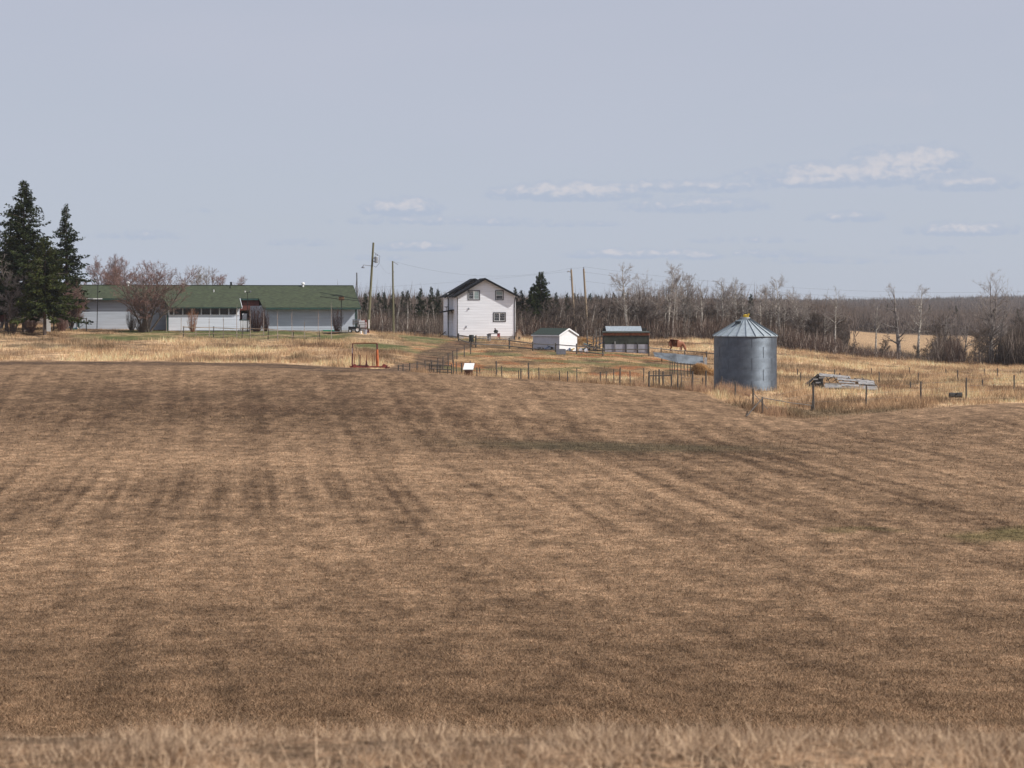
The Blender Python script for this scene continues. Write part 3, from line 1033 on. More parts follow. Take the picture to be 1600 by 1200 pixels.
# ------------------------------------------------------------------ the two-storey white house
def build_house():
    Y0 = 275.0
    s = Y0 / F
    g = on(714, Y0)
    z = CZ - (530.5 - HY) * s
    a = radians(8)
    h = thing('white_house', (g.x, Y0, z), 'two storey white gabled house with black trim and dark windows', 'house', rz=a)
    W, ze, zp = 7.95, 5.95, 8.15
    pk = W * .468
    D1, D2 = 5.2, 5.0
    ff = wall_frame(0, 0, 0)
    rake = lambda u: ze + (zp - ze) * (u / pk if u < pk else (W - u) / (W - pk))
    lo = lambda z_: 0 if z_ <= ze else pk * (z_ - ze) / (zp - ze)
    hi = lambda z_: W if z_ <= ze else W - (W - pk) * (z_ - ze) / (zp - ze)
    m = MB(); siding(m, lo, hi, .45, zp - .02, .21, .028, ff); m.obj('front_wall', HOUSEW, h)
    m = MB(); siding(m, lambda z_: 0, lambda z_: D1, .45, ze, .21, .028, wall_frame(0, D1, -pi / 2)); m.obj('side_wall', HOUSEW, h)
    m = MB(); siding(m, lambda z_: 0, lambda z_: D1 + D2, .45, ze, .21, .028, wall_frame(W, 0, pi / 2)); m.obj('side_wall', HOUSEW, h)
    # rear block, shifted to the left
    sh = .72
    m = MB()
    fb = wall_frame(-sh, D1, 0)
    siding(m, lambda z_: 0, lambda z_: sh, .45, ze + .25, .21, .028, fb)
    siding(m, lambda z_: 0, lambda z_: D2, .45, ze, .21, .028, wall_frame(-sh, D1 + D2, -pi / 2))
    wb = W + sh
    siding(m, lambda z_: 0 if z_ <= ze else wb * .5 * (z_ - ze) / (zp - ze), lambda z_: wb if z_ <= ze else wb - wb * .5 * (z_ - ze) / (zp - ze), .45, zp, .21, .028, wall_frame(W, D1 + D2, pi))
    m.obj('rear_wall', HOUSEW, h)
    m = MB()
    rect_on(m, ff, .02, W - .02, -.8, .45, -.3, -.015)
    rect_on(m, wall_frame(0, D1, -pi / 2), 0, D1, -.8, .45, -.3, -.02)
    rect_on(m, fb, 0, sh, -.8, .45, -.3, -.02)
    m.obj('foundation', CONC, h)
    for u in (.07, W - .07):
        m = MB()
        rect_on(m, ff, u - .07, u + .07, .45, ze, .0, .03)
        m.obj('corner_board', HOUSEW, h)
    # roof planes, front block then rear block
    oh, rk = .45, .65
    sL = (zp - ze) / pk; sR = (zp - ze) / (W - pk)
    def gable(x0, xk, x1, y0, y1, zk, nm):
        for (xe, sgn) in ((x0 - oh, -1), (x1 + oh, 1)):
            slp = (zk - ze) / ((xk - x0) if sgn < 0 else (x1 - xk))
            zed = ze - oh * slp + .12
            r = MB().poly([(xe, y0, zed), (xk, y0, zk + .12), (xk, y1, zk + .12), (xe, y1, zed)], (0, 0, -.11))
            r.obj(nm, ROOFK, h)
            f = MB().poly([(xe, y0 - .03, zed - .27), (xk, y0 - .03, zk + .12 - .27), (xk, y0 - .03, zk + .14), (xe, y0 - .03, zed + .02)], (0, .028, 0))
            f.obj('barge_board', TRIMK, h)
            g_ = MB().box((xe + sgn * .06, (y0 + y1) / 2, zed - .07), (.12, y1 - y0, .14))
            g_.obj('gutter', TRIMK, h)
            so = MB().poly([(xe, y0 + .001, zed - .13), (x0 if sgn < 0 else x1, y0 + .001, ze + .02 - .04), (x0 if sgn < 0 else x1, y1, ze - .02), (xe, y1, zed - .13)], (0, 0, .015))
            so.obj('soffit', TRIMW, h)
    gable(0, pk, W, -rk, D1 + .0, zp, 'roof')
    gable(-sh, pk - sh * .95, W, D1 - .35, D1 + D2 + .4, zp + .02, 'rear_roof')
    # windows from the photograph's elevations
    P = lambda xp: (xp - 714) * s
    Zp = lambda yp: (530.5 - yp) * s
    window(ff, h, P(731), P(750.2), Zp(469), Zp(453.5), 'v', glass=(GLASS, CURT))
    window(ff, h, P(774.3), P(787.5), Zp(469), Zp(453.5), 'h', glass=(GLASS, CURT))
    window(ff, h, P(771), P(791), Zp(503), Zp(488), 'v')
    # hoods of two small wall vents
    for xp, yp in ((732.5, 482), (728.5, 510.5)):
        q = MB(); u, zc = P(xp), Zp(yp)
        q.poly([ff(u - .09, .0, zc - .10), ff(u - .09, .17, zc - .10), ff(u - .09, .0, zc + .14)], (.18, 0, 0))
        q.obj('vent_hood', GREYP, h)
    # downpipes
    def pipe(fr, u, o, z1, side):
        q = MB()
        q.path([fr(u + side * .38, o + .35, z1 + .10), fr(u + side * .1, o + .1, z1 - .25), fr(u, o, z1 - .6), fr(u, o, .25), fr(u, o + .18, .12)], .05, 6)
        q.obj('downpipe', TRIMK, h)
    pipe(ff, .07, .08, ze, -1)
    pipe(ff, W - .12, .08, ze, 1)
    pipe(fb, .12, .08, ze, -1)
    pipe(fb, .85, .08, 3.7, -1)
    # little roof over the side door, seen left of the front block
    q = MB().poly([(-1.85, 3.4, 3.72), (-.0, 3.4, 4.05), (-.0, 5.1, 4.05), (-1.85, 5.1, 3.72)], (0, 0, -.16))
    q.obj('door_canopy', TRIMK, h)
    q = MB().tube((-1.0, 3.9, 3.85), (-1.0, 3.9, 4.35), .03).lathe([(0, 0), (.2, .03), (.36, .12)], 12, (-1.0, 3.9, 4.3))
    d = q.obj('satellite_dish', BLACKM, h)
    # steps beside the rear block
    for k in range(4):
        q = MB().box((-sh - .3 - k * .3, D1 + 1.2, .75 - k * .19), (.32, 1.2, .06)); q.obj('step', BOARDD, h)
    q = MB().path([(-sh - .15, D1 + .6, 1.0), (-sh - 1.3, D1 + .6, .1)], .07, 4); q.obj('stringer', BOARDD, h)


build_house()


# ------------------------------------------------------------------ small white shed with the green roof
def build_small_shed():
    c = hit(874, 548.5, 235, 262)          # the near corner
    s = c.y / F
    a = radians(43)
    z0 = CZ - (548.5 - HY) * s
    Wg, Ld = 28.5 * s / cos(a), 41 * s / sin(a)
    sh = thing('garden_shed', (c.x, c.y, z0), 'small white shed with dark green roof behind the rail fence', 'shed', rz=a)
    hz, hp = 1.9, 2.62
    ff = wall_frame(0, 0, 0)
    m = MB(); siding(m, lambda z: 0 if z < hz else Wg * .5 * (z - hz) / (hp - hz), lambda z: Wg if z < hz else Wg - Wg * .5 * (z - hz) / (hp - hz), -.1, hp, .16, .016, ff)
    m.obj('gable_wall', TRIMW, sh)
    fl = wall_frame(0, Ld, -pi / 2)
    m = MB(); siding(m, lambda z: 0, lambda z: Ld, -.2, hz, .16, .016, fl)
    siding(m, lambda z: 0, lambda z: Ld, -.2, hz, .16, .016, wall_frame(Wg, 0, pi / 2))
    siding(m, lambda z: 0 if z < hz else Wg * .5 * (z - hz) / (hp - hz), lambda z: Wg if z < hz else Wg - Wg * .5 * (z - hz) / (hp - hz), -.1, hp, .16, .016, wall_frame(Wg, Ld, pi))
    m.obj('side_wall', mat('shaded_white_paint', (.50, .51, .56), .6, var=.1, scale=1), sh)  # shed white darkened, the shade of the side walls put into the colour
    sl = (hp - hz) / (Wg / 2)
    for sg in (-1, 1):
        xe = -.16 if sg < 0 else Wg + .16
        ze = hz - .16 * sl + .04
        MB().poly([(xe, -.14, ze), (Wg / 2, -.14, hp + .04), (Wg / 2, Ld + .14, hp + .04), (xe, Ld + .14, ze)], (0, 0, .07)).obj('roof', ROOFG2, sh)
        MB().poly([(xe, -.17, ze - .11), (Wg / 2, -.17, hp - .08), (Wg / 2, -.17, hp + .12), (xe, -.17, ze + .07)], (0, .028, 0)).obj('barge_board', TRIMW, sh)
        MB().box((xe + sg * .012, Ld / 2, ze - .03), (.024, Ld + .28, .14)).obj('fascia', TRIMW, sh)


build_small_shed()


# ------------------------------------------------------------------ open-fronted livestock shelter
def build_shelter():
    Y0 = 249.0
    s = Y0 / F
    g = on(978, Y0)
    z0 = CZ - (554.5 - HY) * s
    t = thing('livestock_shelter', (g.x, Y0, z0), 'dark livestock shelter with grey lower panels and shining metal roof', 'shelter')
    P = lambda xp: (xp - 978) * s
    Z = lambda yp: (554.5 - yp) * s
    ff = wall_frame(0, 0, 0)
    xs = [P(v) for v in (944, 961, 978, 996, 1013)]
    for k in range(4):
        for j, (za, zb) in enumerate(((Z(554), Z(546)), (Z(545.2), Z(538)))):
            q = MB(); rect_on(q, ff, xs[k] + .05, xs[k + 1] - .05, za, zb, .0, .03)
            q.obj('panel', mat('grey_sheet', (.36, .36, .41), .7, var=.2, scale=1.5), t)
    for k, v in enumerate(xs):
        q = MB(); rect_on(q, ff, v - .07, v + .07, -.3, Z(534 if k != 1 else 533), .03, .14)
        q.obj('post', BOARDD if k != 1 else BOARD, t)
    q = MB(); rect_on(q, ff, xs[0] - .1, xs[4] + .15, Z(545.8) - .05, Z(545.8) + .05, .141, .2); q.obj('rail', RAILW, t)
    for k in range(5):
        q = MB(); za = Z(538) + k * (Z(524) - Z(538)) / 5
        rect_on(q, ff, xs[0] - .1, xs[4] + .1, za + .01, za + (Z(524) - Z(538)) / 5 - .01, -.06 - .004 * (k % 2), -.02)
        q.obj('board', TARP, t)
    q = MB(); rect_on(q, ff, xs[0] - .15, xs[4] + .15, Z(524), Z(520), -.08, .06); q.obj('fascia', RUST, t)
    dpt = 3.6
    q = MB()
    rect_on(q, wall_frame(xs[0] - .05, dpt, -pi / 2), 0, dpt, -.2, Z(522), -.05, 0)
    rect_on(q, wall_frame(xs[4] + .05, 0, pi / 2), 0, dpt, -.2, Z(522), -.05, 0)
    rect_on(q, wall_frame(xs[4], dpt, pi), 0, xs[4] - xs[0], -.2, Z(513), -.05, 0)
    q.obj('side_wall', BOARDD, t)
    q = MB().poly([(xs[0] - .2, -.15, Z(520)), (xs[4] + .2, -.15, Z(520)), (xs[4] + .2, 1.25, Z(518.2)), (xs[0] - .2, 1.25, Z(518.2))], (0, 0, .06)); q.obj('lower_roof', TARP, t)
    n = 8
    xa, xb = P(948), P(1004.5)
    for k in range(n):
        u0 = xa + (xb - xa) * k / n; u1 = xa + (xb - xa) * (k + 1) / n
        q = MB()
        m_ = 6
        top = []
        for j in range(m_ + 1):
            u = u0 + (u1 - u0) * j / m_
            top.append((u, .018 if j % 2 else 0.0))
        for j in range(m_):
            (ua, da), (ub, db) = top[j], top[j + 1]
            q.add([(ua, 1.2, Z(518.5) + da), (ub, 1.2, Z(518.5) + db), (ub, 3.8, Z(511.5) + .1 + db), (ua, 3.8, Z(511.5) + .1 + da)], [(0, 1, 2, 3)])
            q.add([(ua, 1.2, Z(518.5) - .02), (ub, 1.2, Z(518.5) - .02), (ub, 3.8, Z(511.5) + .08), (ua, 3.8, Z(511.5) + .08)], [(3, 2, 1, 0)])
        q.obj('roof_sheet', GALVR, t)


build_shelter()


# ------------------------------------------------------------------ grain bin
def build_bin():
    Yc = 184.0
    g = on(1164.5, Yc)
    s = (Yc - 2.4) / F
    R = 48.8 * Yc / F
    z0 = CZ - (608.5 - HY) * (Yc - R) / F
    ze = (608.5 - 524.5) * s
    t = thing('grain_bin', (g.x, Yc, z0), 'round corrugated steel grain bin with conical roof and yellow cap', 'grain bin')
    nr, ns = 5, 8
    hr = (ze + .25) / nr
    # one curved corrugated sheet, shared by every place in the wall
    m = MB()
    a1 = 2 * pi / ns
    prof = []
    nz = 60
    for j in range(nz + 1):
        zz_ = hr * j / nz
        prof.append((R + .0085 * sin(2 * pi * 10 * j / nz) + .003 * (1 - j / nz), zz_))
    m.lathe(prof, 14, a0=0, a1=a1 - .004)
    me = m.mesh('wall_sheet', GALV, smooth=False)
    for k in range(nr):
        for j in range(ns):
            o = bpy.data.objects.new('wall_sheet', me)
            col.objects.link(o); o.parent = t
            o.location = (0, 0, -.25 + k * hr)
            o.rotation_euler = (0, 0, a1 * (j + .5 * (k % 2)) + .1)
            o.scale = (1 - .0006 * (k % 2), 1 - .0006 * (k % 2), 1.004)
    sm = MB().box((R + .014, 0, hr / 2), (.012, .06, hr - .02)).mesh('bolted_seam', GALV)
    for k in range(nr):
        for j in range(ns):
            o = bpy.data.objects.new('seam', sm)
            col.objects.link(o); o.parent = t
            o.location = (0, 0, -.25 + k * hr)
            o.rotation_euler = (0, 0, a1 * (j + .5 * (k % 2)) + .1)
    # roof panels with standing ribs
    n = 22
    re, rt, zt = R + .12, .42, (608.5 - 499.0) * s
    da = 2 * pi / n
    m = MB()
    pts = lambda r, z, a: (r * cos(a), r * sin(a), z)
    e = .006
    m.add([pts(re, ze - .06, e), pts(re, ze - .06, da - e), pts(rt, zt, da - e), pts(rt, zt, e)], [(0, 1, 2, 3)])
    m.add([pts(re, ze - .10, e), pts(re, ze - .10, da - e), pts(re, ze - .06, da - e), pts(re, ze - .06, e)], [(0, 1, 2, 3)])
    m.add([pts(re, ze - .10, e), pts(re, ze - .10, da - e), pts(rt, zt - .05, da - e), pts(rt, zt - .05, e)], [(3, 2, 1, 0)])
    pm = m.mesh('roof_panel', GALVR)
    rm = MB()
    rm.add([pts(re + .01, ze - .10, -.010), pts(re + .01, ze - .10, .010), pts(re + .01, ze + .03, 0.004), pts(re + .01, ze + .03, -.004),
            pts(rt, zt - .02, -.03), pts(rt, zt - .02, .03), pts(rt, zt + .08, .02), pts(rt, zt + .08, -.02)],
           [(0, 1, 2, 3), (0, 4, 5, 1), (1, 5, 6, 2), (2, 6, 7, 3), (3, 7, 4, 0), (7, 6, 5, 4)])
    rmm = rm.mesh('roof_rib', SEAM)
    for k in range(n):
        for nm, me_ in (('roof_panel', pm), ('roof_rib', rmm)):
            o = bpy.data.objects.new(nm, me_)
            col.objects.link(o); o.parent = t
            o.rotation_euler = (0, 0, da * k + .06)
    MB().lathe([(R + .02, ze - .13), (re - .03, ze - .12), (re - .03, ze - .08), (R + .02, ze - .06)], 44).obj('eave_ring', SEAM, t)
    cp = MB().lathe([(0, zt - .05), (.44, zt - .05), (.44, zt + .16), (.0, zt + .16)], 20).obj('roof_collar', GALVR, t)
    cap = MB().lathe([(0, zt + .16), (.24, zt + .16), (.26, zt + .34), (.22, zt + .40), (0, zt + .43)], 16, (.05, 0, 0)).obj('filler_cap', YELLOW, t)
    MB().box((.28, -.22, zt + .42), (.16, .12, .14)).obj('cap_latch', YELLOW, cap)
    MB().path([(-.38, -.25, zt - .1), (-.30, -.22, zt + .45), (-.16, -.18, zt + .66), (-.02, -.14, zt + .55)], .026, 6).obj('opening_lever', WIRE, t)
    # hatch on the roof, left side
    MB().box((-.75, -.95, zt - .26), (.5, .5, .08), Matrix.Rotation(radians(-28), 3, 'X')).obj('roof_hatch', SEAM, t)


build_bin()


# ------------------------------------------------------------------ collapsed building roof
def build_collapsed():
    Yc = 187.0
    s = Yc / F
    g = on(1283, Yc)
    z0 = CZ - (607 - HY) * s
    t = thing('collapsed_roof', (g.x, Yc, z0), 'collapsed shed roof of loose grey boards lying in the dry grass', 'ruin')
    P = lambda xp: (xp - 1283) * s
    Z = lambda yp: (607 - yp) * s
    # ridge runs right and down; the near slope faces the camera
    ra, rb = Vector((P(1283), 1.6, Z(585.5))), Vector((P(1366), 2.2, Z(594.0)))
    ea, eb = Vector((P(1288), -.9, Z(607))), Vector((P(1376), -.7, Z(609)))
    rr = random.Random(5)
    n = 9
    for k in range(n):
        f0 = k / n
        if k == 3:
            continue
        for seg in range(3):
            a, b2 = seg / 3 + rr.uniform(-.03, .03), (seg + 1) / 3 + rr.uniform(-.06, .05)
            if k in (2, 4) and seg == 0:
                continue
            a = max(0, a); b2 = min(1.02, b2)
            def pt(u, v):
                return (ra.lerp(rb, u)).lerp(ea.lerp(eb, u), v)
            w_ = 1 / n * rr.uniform(.45, .95)
            jit = Vector((0, 0, rr.uniform(-.09, .09)))
            q = MB().poly([pt(a, f0) + jit, pt(b2, f0) + jit, pt(b2, f0 + w_) - jit * .5, pt(a, f0 + w_) - jit * .5], (0, .0, .035))
            q.obj('board', BOARD if rr.random() < .8 else RAILW, t)
    for k in range(8):
        u = k / 7
        a = ra.lerp(rb, u); b2 = ea.lerp(eb, u)
        up = (a - b2).normalized() * rr.uniform(-.1, .35) if k in (2, 4, 6) else Vector((0, 0, 0))
        MB().tube(a + up + Vector((0, 0, -.06 + (.10 if k in (2, 4, 6) else 0))), b2 + Vector((0, 0, -.1)), .045, n=4).obj('rafter', BOARDD, t)
        MB().tube(a + Vector((0, 0, -.06)), a + Vector((-.3, 2.2, -Z(600) * 1.3)), .045, n=4).obj('rafter', BOARDD, t)
    # the open gable end with its leaning rake board and broken studs
    MB().poly([(P(1257), 1.2, Z(607)), (P(1260), 1.2, Z(607)), (P(1284), 1.5, Z(586)), (P(1282), 1.5, Z(584.6))], (0, .18, 0)).obj('rake_board', BOARDD, t)
    MB().poly([(P(1259), 1.5, Z(607)), (P(1283), 1.7, Z(587)), (P(1283), 3.8, Z(590)), (P(1258), 3.8, Z(608))], (0, 0, -.05)).obj('far_slope', BOARDD, t)
    MB().poly([(P(1262), 1.35, Z(608)), (P(1292), 1.35, Z(608)), (P(1288), 1.5, Z(590)), (P(1283), 1.5, Z(587))], (0, .05, 0)).obj('gable_shade_sheet', mat('gable_shade_black', (.018, .016, .015), .95, var=.5, scale=4), t)  # black sheet standing in for the shade inside the open gable
    for k in range(9):
        xp = 1265 + k * 2.8
        top = 607 - (xp - 1258) * .82 + rr.uniform(0, 4)
        q = MB().box((P(xp), .9 + rr.uniform(-.3, .3), Z(max(top, 590)) / 2 - .1), (.11, .05, Z(max(top, 590)) + .2), Matrix.Rotation(rr.uniform(-.12, .12), 3, 'Y'))
        q.obj('stud', BOARDD, t)
    for (x0_, y0_, x1_, y1_) in ((1272, 594, 1279, 592), (1276, 600, 1284, 596), (1281, 589, 1290, 592)):
        MB().box((P((x0_ + x1_) / 2), .55, Z((y0_ + y1_) / 2)), (P(x1_) - P(x0_), .05, .14)).obj('broken_board', BOARD, t)
    for k in range(3):
        MB().box((P(1296 + 14 * k), -.75, Z(606) + .04), (1.6, .16, .05), Matrix.Rotation(rr.uniform(-.2, .2), 3, 'Z')).obj('fallen_board', BOARD, t)


build_collapsed()

# ------------------------------------------------------------------ utility poles, yard lights and cables
def px_point(xp, yp, Y):
    return Vector(((xp - CX) / F * Y, Y, CZ - (yp - HY) / F * Y))


def utility_pole(xt, yt, xb, yb, Y, mm, label, r=.15, group=None):
    g = on(xb, Y)
    t = thing('utility_pole', (g.x, g.y, g.z), label, 'utility pole', group)
    top = px_point(xt, yt, Y) - g
    n = 4
    q = MB()
    for k in range(n):
        a, b = top * (k / n), top * ((k + 1) / n)
        if k == 0:
            a = Vector((0, 0, -.5))
        q.tube(a, b, r * (1 - .35 * k / n), r * (1 - .35 * (k + 1) / n), 10, caps=(k in (0, n - 1)))
    q.obj('pole', mm, t)
    return t, top


def insulator(t, p, s=1.0):
    MB().lathe([(0, 0), (.05 * s, 0), (.03 * s, .06 * s), (.07 * s, .08 * s), (.03 * s, .14 * s), (.06 * s, .16 * s), (0, .22 * s)], 8, p).obj('insulator', GREYP, t)


P1, T1 = utility_pole(583.5, 379, 575, 524, 257, POLEG, 'leaning utility pole with transformer and lamp beside the green roofed house', .19)
# transformer, lamp arm, fittings
MB().lathe([(0, 0), (.22, 0), (.24, .04), (.24, .72), (.2, .8), (0, .84)], 14, T1 + Vector((.36, -.05, -2.55))).obj('transformer', mat('transformer_grey', (.30, .32, .35), .5, .3), P1)
MB().box(T1 + Vector((.14, 0, -1.95)), (.3, .1, .1)).obj('bracket', BLACKM, P1)
MB().box(T1 + Vector((.14, 0, -2.35)), (.3, .1, .1)).obj('bracket', BLACKM, P1)
for dx, dz in ((.3, -1.6), (.5, -1.68)):
    insulator(P1, T1 + Vector((dx, -.05, dz)), 1.1)
MB().path([T1 + Vector((.10, 0, -1.25)), T1 + Vector((.26, 0, -1.35)), T1 + Vector((.8, 0, -1.7)), T1 + Vector((.72, 0, -2.6)), T1 + Vector((.3, 0, -3.1)), T1 + Vector((.05, 0, -2.95))], .022, 5).obj('jumper_cable', CABLE, P1)
ll = MB().path([T1 + Vector((-.12, 0, -2.95)), T1 + Vector((-1.25, 0, -2.80)), T1 + Vector((-1.32, 0, -3.0))], .04, 6).obj('lamp_arm', mat('aluminium', (.35, .36, .38), .5, .6), P1)
MB().lathe([(0, .18), (.12, .16), (.24, -.02), (.0, -.06)], 12, T1 + Vector((-1.30, 0, -3.16))).obj('lamp_head', GREYP, ll)
P2, T2 = utility_pole(613.5, 408, 615, 523, 287, POLEG, 'plain upright utility pole standing by the birches near the house', .17)
MB().path([T2 + Vector((.05, 0, -.1)), T2 + Vector((.45, 0, -.3)), T2 + Vector((.75, 0, -.5))], .03, 5).obj('bracket', WIRE, P2)
insulator(P2, T2 + Vector((.14, 0, -1.6)))
P3, T3 = utility_pole(892.5, 421, 899, 523, 300, POLEW, 'left pole of the brown pair behind the small shed', .20)
MB().box(T3 + Vector((-.22, 0, -.35)), (.6, .08, .09), Matrix.Rotation(.4, 3, 'Y')).obj('bracket', POLEW, P3)
insulator(P3, T3 + Vector((-.5, 0, -.45)))
insulator(P3, T3 + Vector((.0, 0, 0.0)))
for dz in (-1.1, -1.5):
    MB().box(T3 + Vector((-.14, 0, dz)), (.18, .06, .06)).obj('bracket', BLACKM, P3)
P4, T4 = utility_pole(912, 420, 918.5, 523, 303, POLEW, 'right pole of the brown pair behind the small shed', .20)
insulator(P4, T4, 1.4)
MB().box(T4 + Vector((.08, 0, -.5)), (.3, .07, .07)).obj('bracket', BLACKM, P4)
P5, T5 = utility_pole(557.5, 426, 558.5, 505, 272, mat('grey_post', (.13, .13, .135), .8, var=.3, scale=3), 'dark bare pole behind the right end of the green roof', .13)


def cable(name, a, b, sag, r, label):
    pts = []
    n = 24
    for i in range(n + 1):
        t = i / n
        p = a.lerp(b, t)
        p.z -= sag * 4 * t * (1 - t)
        pts.append(p - a)
    o = MB().path(pts, r, 4).obj(name, CABLE, None, loc=a)
    return tag(o, label, 'cable')


cable('power_cable', P2.location + T2, P3.location + T3 + Vector((0, 0, .2)), 1.6, .008, 'thin cable from the plain pole to the left brown pole')
cable('power_cable', P1.location + T1 + Vector((.3, 0, -1.5)), P2.location + T2 + Vector((.1, 0, -1.5)), 1.0, .008, 'thin cable from the transformer pole to the plain pole')
cable('power_cable', P3.location + T3 + Vector((0, 0, .2)), P4.location + T4 + Vector((0, 0, .2)), .05, .008, 'short cable joining the pair of brown poles')
cable('power_cable', P4.location + T4 + Vector((0, 0, .3)), px_point(1960, 428, 330), 3.4, .008, 'upper cable running right from the brown poles over the wood')
cable('power_cable', P4.location + T4 + Vector((.2, 0, -.5)), px_point(1960, 444, 330), 3.2, .008, 'middle cable running right from the brown poles over the wood')
cable('power_cable', P4.location + T4 + Vector((.1, 0, -1.8)), px_point(1960, 462, 330), 3.0, .008, 'lowest cable running right from the brown poles over the wood')
cable('power_cable', px_point(-250, 428, 320), P3.location + T3 + Vector((-.5, 0, -.3)), 3.0, .007, 'cable crossing the sky behind the white house roof')


def yard_light(xt, yt, yb, Y, kind, label):
    g = on(xt, Y)
    g.z = CZ - (yb - HY) / F * Y
    gz = h1(g.x, g.y)
    t = thing('yard_light', (g.x, g.y, gz), label, 'yard lamp')
    top = px_point(xt, yt, Y) - Vector((g.x, g.y, gz))
    MB().path([Vector((0 if kind != 'one' else -.12, 0, -.2)), top], [.05, .035], 8).obj('pole', BLACKM, t)
    if kind == 'two':
        MB().path([top + Vector((-.32, 0, .02)), top + Vector((.32, 0, .02))], .03, 6).obj('crossbar', BLACKM, t)
        for sx in (-.32, .32):
            MB().lathe([(0, 0), (.07, .0), (.13, .16), (0, .2)], 10, top + Vector((sx, 0, .0))).obj('lamp_head', GREYP if sx > 0 else WHITEP, t)
    else:
        k = top - Vector((0, 0, 1.1 if kind == 'one' else .8))
        MB().path([k, k + Vector((.22, 0, 0)), k + Vector((.22, 0, .12))], .025, 5).obj('bracket', BLACKM, t)
        MB().lathe([(0, 0), (.09, 0), (.11, .1), (0, .14)], 8, k + Vector((.24, 0, .05))).obj('lamp_head', BLACKM, t)
    return t


yard_light(153, 442.5, 511, 251, 'one', 'thin black lamp post before the left wing of the farmhouse')
yard_light(387, 457, 520, 249, 'two', 'black post with two spotlights near the farmhouse entry')
# tall pole carrying a bird feeder and a long bare aerial boom
g = on(533, 249)
t = thing('aerial_mast', g, 'dark mast with wooden box and long tilted boom before the right wing', 'aerial')
top = px_point(533.5, 468, 249) - g
MB().path([Vector((0, 0, -.2)), top], [.06, .045], 8).obj('mast', BLACKM, t)
MB().box(top + Vector((0, 0, .12)), (.62, .45, .42)).obj('nest_box', mat('old_plywood', (.20, .11, .06), .85, var=.3, scale=4), t)
MB().box(top + Vector((0, 0, .36)), (.75, .55, .05)).obj('box_roof', BOARDD, t)
MB().path([top + Vector((-2.6, 0, .36)), top + Vector((-.6, -.26, .10)), top + Vector((.4, -.26, .02)), top + Vector((2.4, 0, -.18))], .035, 5).obj('boom', BLACKM, t)


# ------------------------------------------------------------------ fences
def fence(name, label, pts, mm, r=.055, wires=(), rails=(), wire_r=.006, rail_r=.04, lean=.03, seed=1, group=None, railm=None, sq=False, skip=()):
    """pts: list of (ground Vector, height[, radius]); wires and rails at fractions of post height"""
    rr = random.Random(seed)
    o0 = pts[0][0].copy()
    t = thing(name, o0, label, 'fence', group)
    tops = []
    for k, p in enumerate(pts):
        g, h = p[0] - o0, p[1]
        rad = p[2] if len(p) > 2 else r
        d = Vector((rr.uniform(-lean, lean) * h, rr.uniform(-lean, lean) * h, h))
        tops.append((g, d))
        q = MB()
        if sq:
            q.box(g + Vector((0, 0, h / 2 - .15)), (rad * 2, rad * 2, h + .3))
        else:
            q.tube(g + Vector((0, 0, -.4)), g + d, rad, rad * .88, 7)
        q.obj('post', mm, t)
    for f in wires:
        for k in range(len(pts) - 1):
            if k in skip:
                continue
            (a, da), (b, db) = tops[k], tops[k + 1]
            p0, p1 = a + da * f, b + db * f
            m_ = (p0 + p1) / 2 - Vector((0, 0, .03))
            off = Vector((0, -r - .01, 0))
            MB().path([p0 + off, m_ + off, p1 + off], wire_r, 3).obj('wire', WIRE, t)
    for f in rails:
        for k in range(len(pts) - 1):
            if k in skip:
                continue
            (a, da), (b, db) = tops[k], tops[k + 1]
            s_ = rr.uniform(-.04, .04)
            p0, p1 = a + da * (f + s_), b + db * (f + rr.uniform(-.04, .04))
            off = Vector((0, -r - rail_r, 0))
            e = (p1 - p0).normalized() * .12
            MB().tube(p0 + off - e, p1 + off + e, rail_r, rail_r * .8, 6).obj('rail', railm or RAILW, t)
    return t


def fp(lst, lo, hi, hs=None):
    """(column, top row, base row) of each post -> ground point and real height"""
    out = []
    for e in lst:
        g = hit(e[0], e[2], lo, hi)
        h = (CZ - (e[1] - HY) / F * g.y) - g.z
        out.append((g, h) + tuple(e[3:]))
    return out


# barbed wire fence along the field edge on the right
fr = fp([(1128, 588, 608), (1149, 596, 624), (1176.5, 607, 639), (1191.5, 620, 646), (1271, 598, 642, .10), (1353, 601, 635), (1438.5, 596, 628), (1509.5, 590, 623), (1584.5, 586, 617), (1660, 584, 613)], 150, 178)
F1 = fence('wire_fence', 'wire fence of dark posts along the mown field, nearest the grain bin', fr, POSTW, .075, wires=(.9, .6, .32), lean=.02, seed=3, wire_r=.007)
# leaning brace pole and the fallen rail next to it
a = hit(1166, 651, 150, 175) - F1.location
MB().tube(a, fr[3][0] - F1.location + Vector((.02, -.05, fr[3][1] * .95)), .055, .05, 7).obj('brace', POSTW, F1)
MB().path([fr[3][0] - F1.location + Vector((0, 0, fr[3][1] * .95)), (fr[3][0].lerp(fr[4][0], .5)) - F1.location + Vector((0, 0, .75)), fr[4][0] - F1.location + Vector((-.1, 0, .42))], .035, 6).obj('fallen_rail', RAILW, F1)
MB().tube(fr[2][0] - F1.location + Vector((0, 0, 1.3)), fr[3][0] - F1.location + Vector((.4, 0, .3)), .03, n=6).obj('brace', RAILW, F1)
MB().tube(fr[4][0] - F1.location + Vector((-.22, -.1, -.1)), fr[4][0] - F1.location + Vector((-.06, -.1, .9)), .06, n=6).obj('brace', POSTW, F1)

